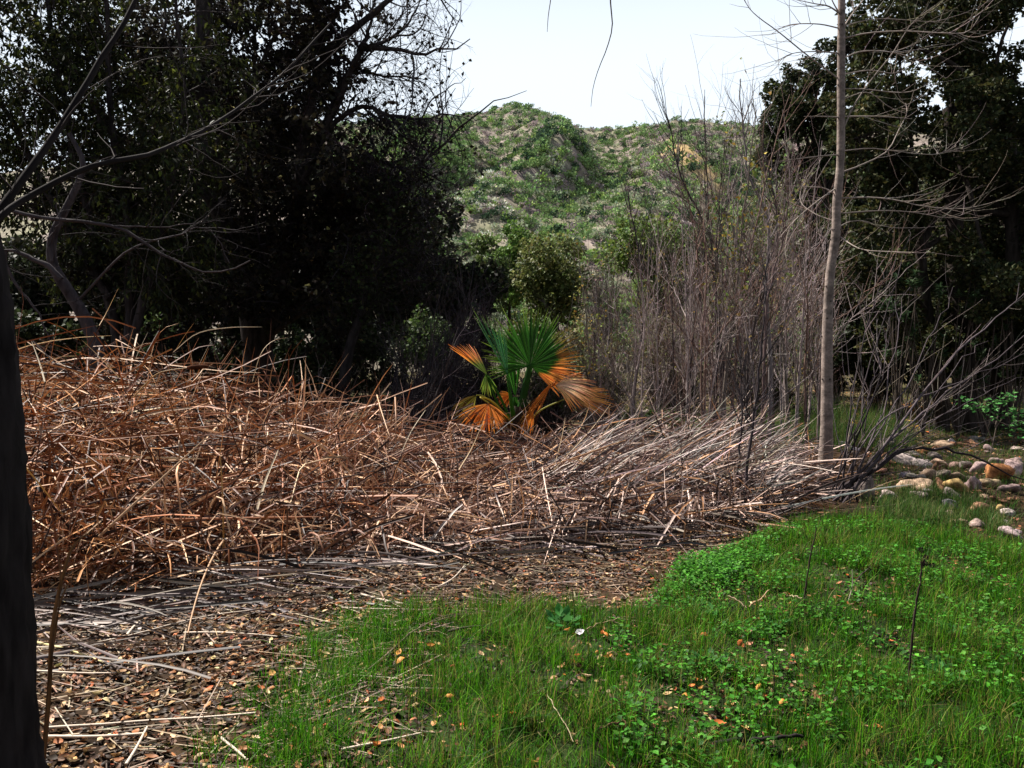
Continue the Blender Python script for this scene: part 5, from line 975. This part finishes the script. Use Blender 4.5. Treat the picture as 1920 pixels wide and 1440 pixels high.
def stones():
    r = np.random.default_rng(921); var = [stone_mesh(930 + k) for k in range(9)]
    W_, P_, O_, T_, B_, L_, Y_, G_ = (.56, .46, .42), (.44, .31, .29), (.44, .19, .075), (.36, .25, .17), (.24, .12, .07), (.34, .29, .32), (.46, .31, .13), (.23, .185, .165)
    L = [(1723, 860, 46, 24, W_, 'white stone blotched with red under the arching stem'), (1731, 823, 24, 14, O_, 'orange stone sitting on a grey one, far side of the creek bed'), (1720, 836, 32, 16, G_, 'grey-brown stone beneath the far orange one'), (1668, 820, 36, 15, G_, 'grassy grey stone at the edge of the far grass'),
         (1601, 838, 26, 13, L_, 'greyish stone right beside the slim trunk'), (1672, 852, 20, 12, B_, 'small rust-brown stone where the arching stem rises'), (1776, 816, 32, 12, T_, 'flat tan stone before the left oak stem'), (1794, 811, 14, 11, W_, 'small pale stone at the end of the flat tan one'), (1811, 803, 34, 9, B_, 'shaded brown slab under the oak stems'), (1832, 814, 36, 11, B_, 'reddish flat stone below the shaded slab'),
         (1862, 821, 16, 11, P_, 'small pale stone below the green sapling'), (1883, 885, 46, 24, O_, 'largest bright orange boulder near the right edge'), (1851, 871, 40, 22, P_, 'pale pinkish boulder left of the largest orange one'), (1910, 866, 34, 24, P_, 'pinkish boulder at the right edge behind the orange one'), (1764, 877, 16, 20, B_, 'small upright reddish stone amid the grass'), (1738, 890, 30, 16, T_, 'slanted wedge stone, orange below and white above'),
         (1700, 890, 18, 14, L_, 'small bluish-grey stone left of the wedge stone'), (1724, 907, 48, 22, T_, 'long tan stone in the second row of the creek bed'), (1780, 907, 36, 20, B_, 'brown-orange stone between the long tan and the yellow ones'), (1811, 906, 38, 24, Y_, 'rounded yellow-orange stone leaning on a pale one'), (1838, 905, 46, 24, P_, 'pale lavender stone touching the yellow-orange one'), (1856, 920, 16, 12, T_, 'small tan stone before the pale lavender one'),
         (1806, 890, 28, 12, T_, 'brownish stone behind the yellow-orange one'), (1631, 912, 40, 44, G_, 'big upright brown-grey boulder behind the leaning stems'), (1892, 925, 32, 16, B_, 'red-brown stone below the largest orange boulder'), (1893, 941, 24, 9, Y_, 'flat yellow stone in the front row near the right edge'), (1902, 949, 24, 10, W_, 'white-pink flat stone in front of the flat yellow one'), (1804, 927, 30, 13, G_, 'low grey stone in the grass before the yellow-orange one'),
         (1794, 943, 26, 14, L_, 'lavender-grey stone sunk in grass'), (1786, 959, 18, 14, P_, 'small pink stone below the lavender-grey one'), (1789, 981, 46, 12, T_, 'long flat tan stone nearest the mown-looking grass'), (1819, 979, 18, 12, B_, 'small brown stone at the end of the long flat one'), (1880, 973, 18, 9, O_, 'small orange stone alone in the front grass'), (1813, 992, 14, 7, Y_, 'small yellow stone in the front grass'), (1916, 985, 18, 9, B_, 'red-brown stone at the right edge of the front grass'),
         (1731, 764, 12, 7, P_, 'small pink stone far off under the oak'), (1716, 780, 18, 9, Y_, 'small pale yellow stone far off under the oak'), (1779, 770, 10, 8, T_, 'small stone at the foot of the leftmost oak stem'), (1915, 840, 34, 20, P_, 'pale boulder half behind the sapling at the right edge'), (1880, 845, 22, 14, P_, 'pale stone left of the half-hidden boulder'), (1760, 850, 24, 12, G_, 'dull stone beyond the small upright reddish one'), (1900, 905, 36, 18, P_, 'pink-grey boulder touching the largest orange one'),
         (1235, 724, 34, 16, W_, 'cream boulder seen through the thicket right of the palm'), (1212, 768, 14, 12, W_, 'small white stone through the thicket, below the cream boulder'), (1302, 790, 16, 12, W_, 'white stone behind the middle of the thicket'), (1305, 775, 12, 10, W_, 'white stone just above another behind the thicket'), (1272, 782, 9, 9, O_, 'little orange stone behind the thicket'), (1206, 722, 18, 8, O_, 'flat reddish stone left of the cream boulder'), (1224, 677, 10, 6, W_, 'distant white stone above the cream boulder')]
    for px, py, w, h, c, lab in L:
        g = atg(px, py + h * .5); d = min(g[1], 24.); k = F / d; x, sz = (px - 960) / F * d, (w / k / 2, h / k / 2)
        o = link('stone', var[r.integers(9)]); o.location = (x, d + sz[0] * .6, float(gz(x, d)) + sz[1] * .32); o.scale = (sz[0] * 1.75, sz[0] * r.uniform(1.1, 1.4), sz[1] * 2.3); o.rotation_euler = (r.normal(0, .3), r.normal(0, .3), r.uniform(0, 6.28) if abs(w - h * 1.8) < 8 else r.normal(0, .4)); v = r.uniform(.62, .92); o.color = (c[0] * v, c[1] * v, c[2] * v, 1); tag(o, lab, 'stone')
    q = samp(r, [atg(*p) for p in [(1620, 985), (1650, 850), (1740, 810), (1900, 800), (2080, 850), (2000, 1020), (1900, 1010)]], 110)
    for x, y in q:
        o = link('cobble', var[r.integers(9)]); s = r.uniform(.025, .06) if r.uniform() < .6 else r.uniform(.08, .15); o.location = (float(x), float(y), float(gz(x, y)) + s * .35); o.scale = (s, s * .8, s * .6); o.rotation_euler = (0, 0, r.uniform(0, 6.28)); c = pal(r, 1, [T_, B_, B_, G_, G_, P_], .2)[0]; o.color = (*[float(v) for v in np.clip(c, 0, .8)], 1); tag(o, 'small loose cobble between the creek-bed boulders', 'cobble', 'small cobbles of the creek bed')
stones()

# ------------------------------------------------------------------ dry weeds and fallen twigs in the grass
def dry_bits():
    r = np.random.default_rng(941)
    for pts, heads, rad, lab in [([(1703, 1272), (1712, 1180), (1722, 1110), (1731, 1050)], [(1727, 1031), (1736, 1045), (1735, 1056), (1748, 1060), (1730, 1058)], .006, 'dead weed stalk topped by dark seed heads in the right grass'), ([(1506, 1145), (1512, 1090), (1522, 1030), (1531, 985)], [], .005, 'bare dark weed stalk at the upper edge of the grass'), ([(1420, 1140), (1412, 1105), (1410, 1085)], [], .003, 'short dark weed stalk left of the bare tall one'), ([(1452, 1310), (1450, 1240), (1444, 1190)], [], .0025, 'thin dark stem in the middle of the weeds'), ([(1078, 1170), (1076, 1130), (1072, 1100)], [], .0025, 'thin dark stem at the litter edge near the grass top')]:
        base = atg(*pts[0]); base[2] = gz(base[0], base[1]); d = base[1]; t = thing('dry_weed', base, lab, 'weed'); P, R = one(np.vstack([base, pth(pts[1:], d)]), rad, rad * .55, 18); P = rough(r, P, .003); R = R * (1 + .25 * r.normal(size=R.shape).clip(-1, 1)); b = Buf(); b.tubes(P, R, 6, A(.045, .03, .028)); part(t, 'stem', b, M_TWIG)
        for h in heads:
            c = at(h[0], h[1], d + r.normal(0, .01)); b = Buf(); Q, RR = one([P[0, -2], (P[0, -2] + c) / 2 + A(0, 0, .005), c], .002, .002, 5); b.tubes(Q, RR, 4, A(.04, .028, .025)); v = nrm(r.normal(size=(60, 3))); b.leaves(c + v * .006, v, nrm(r.normal(size=(60, 3))), r.uniform(.006, .014, 60), .0022, A(.035, .024, .022)[None]); part(t, 'seed_head', b, M_BARK)
    for pts, rad, c, lab in [([(840, 1205), (930, 1178), (985, 1130), (1045, 1088)], .006, (.09, .07, .06), 'long forked twig lying over the upper grass'), ([(690, 1275), (760, 1215), (800, 1190), (880, 1165)], .005, (.16, .12, .09), 'grey-brown twig lying in the grass, left of the long forked one'), ([(1100, 1190), (1140, 1175), (1190, 1170)], .004, (.3, .22, .13), 'short curved tan stem beside the broad weed leaves'), ([(1405, 1148), (1425, 1138), (1442, 1124)], .007, (.4, .26, .16), 'short tan split stick lying on the litter patch in the grass'), ([(1360, 1125), (1380, 1135), (1400, 1150)], .005, (.2, .14, .1), 'dark stick left of the tan split one'), ([(1590, 1130), (1598, 1100), (1598, 1068)], .004, (.42, .36, .28), 'short bleached stick standing in the grass'), ([(1585, 1125), (1610, 1100), (1640, 1080)], .006, (.06, .045, .04), 'dark crooked twig beside the bleached stick'),
                             ([(1340, 1420), (1420, 1400), (1505, 1385)], .011, (.025, .02, .02), 'thick black stick lying in the grass at the bottom'), ([(1025, 1340), (1055, 1390), (1075, 1430)], .003, (.3, .25, .15), 'thin pale stem bent in the grass at the bottom'), ([(1125, 1405), (1170, 1392), (1172, 1412)], .004, (.12, .07, .04), 'brown bent leaf stalk in the bottom grass'), ([(1310, 1030), (1380, 1032), (1440, 1042)], .006, (.28, .24, .15), 'flat straw at the near end of the reed bed, by the green weeds'), ([(1480, 1135), (1495, 1138), (1504, 1140)], .006, (.4, .32, .2), 'short pale stub at the foot of the bare tall weed')]:
        q = np.array([atg(*p) for p in pts]); P = smooth(q, 14); P[:, 2] = gz(P[:, 0], P[:, 1]) + rad + .045 + r.normal(0, .004, 14)
        if 'standing' in lab: P = smooth(np.vstack([atg(*pts[0]) + A(0, 0, gz(*atg(*pts[0])[:2])), pth(pts[1:], atg(*pts[0])[1])]), 14)
        b = Buf(); b.tubes(P[None], (rad * np.linspace(1, .5, 14) * (1 + .15 * r.normal(size=14)))[None], 6, A(*c)); b.cap(P[0], P[0] - P[1], rad, 6, A(*c)); b.cap(P[-1], P[-1] - P[-2], rad * .5, 6, A(*c))
        if 'forked' in lab: Q, RR = one([P[6], P[6] + (P[9] - P[6]) * 1.0 + A(.08, .05, .02), P[13] + A(.12, -.05, .03)], rad * .6, rad * .3, 8); b.tubes(Q, RR, 5, A(*c))
        solo('fallen_twig', b, M_TWIG, P[0], lab, 'twig')
    # leafy weed clumps one can pick out
    for px, py, s, lab in [(1055, 1170, 1.0, 'broad-leaved green weed beside the pale scrap in the upper grass'), (1790, 1190, .8, 'pale green clover-like weed right of the seed-headed stalk'), (1770, 1260, .9, 'green weed at the right, below the clover-like one'), (1330, 1255, .8, 'bright green weed in the middle of the right grass'), (1335, 1160, .8, 'small bright weed above the litter patch in the grass'), (1455, 1175, .7, 'small weed right of the litter patch in the grass')]:
        g = atg(px, py); g[2] = gz(g[0], g[1]); t = thing('leafy_weed', g, lab, 'weed'); n = 26; a = r.uniform(0, 6.28, n); l = r.uniform(.05, .10, n) * s; el = r.uniform(.1, .9, n); bs = Buf()
        ax = np.stack([np.cos(a) * np.cos(el), np.sin(a) * np.cos(el), np.sin(el)], 1); st = g + ax * (l * 1.2)[:, None]; bs.tubes(np.stack([np.repeat(g[None], n, 0), (g + st) / 2 + A(0, 0, .01), st], 1), np.full((n, 3), .0012), 3, A(.08, .16, .04)); part(t, 'stalks', bs, M_GRASS, 'stuff')
        b = Buf(); b.curled(st, ax, nrm(A(0, 0, 1) + r.normal(0, .2, (n, 3))), l * .8, l * .26, pal(r, n, [(.05, .18, .04), (.07, .23, .06)], .2), .2); part(t, 'leaves', b, M_GRASS, 'stuff')
    # small pale scrap in the grass
    g = atg(1087, 1197); g[2] = gz(g[0], g[1]) + .05; b = Buf(); b.curled(g[None], A(1, .2, .2)[None], A(0, -.5, 1)[None],   .05, .02, A(.62, .58, .62)[None], .5); solo('pale_leaf', b, M_LITTER, g, 'whitish dried leaf lying among the broad weed leaves in the upper grass', 'leaf')
dry_bits()
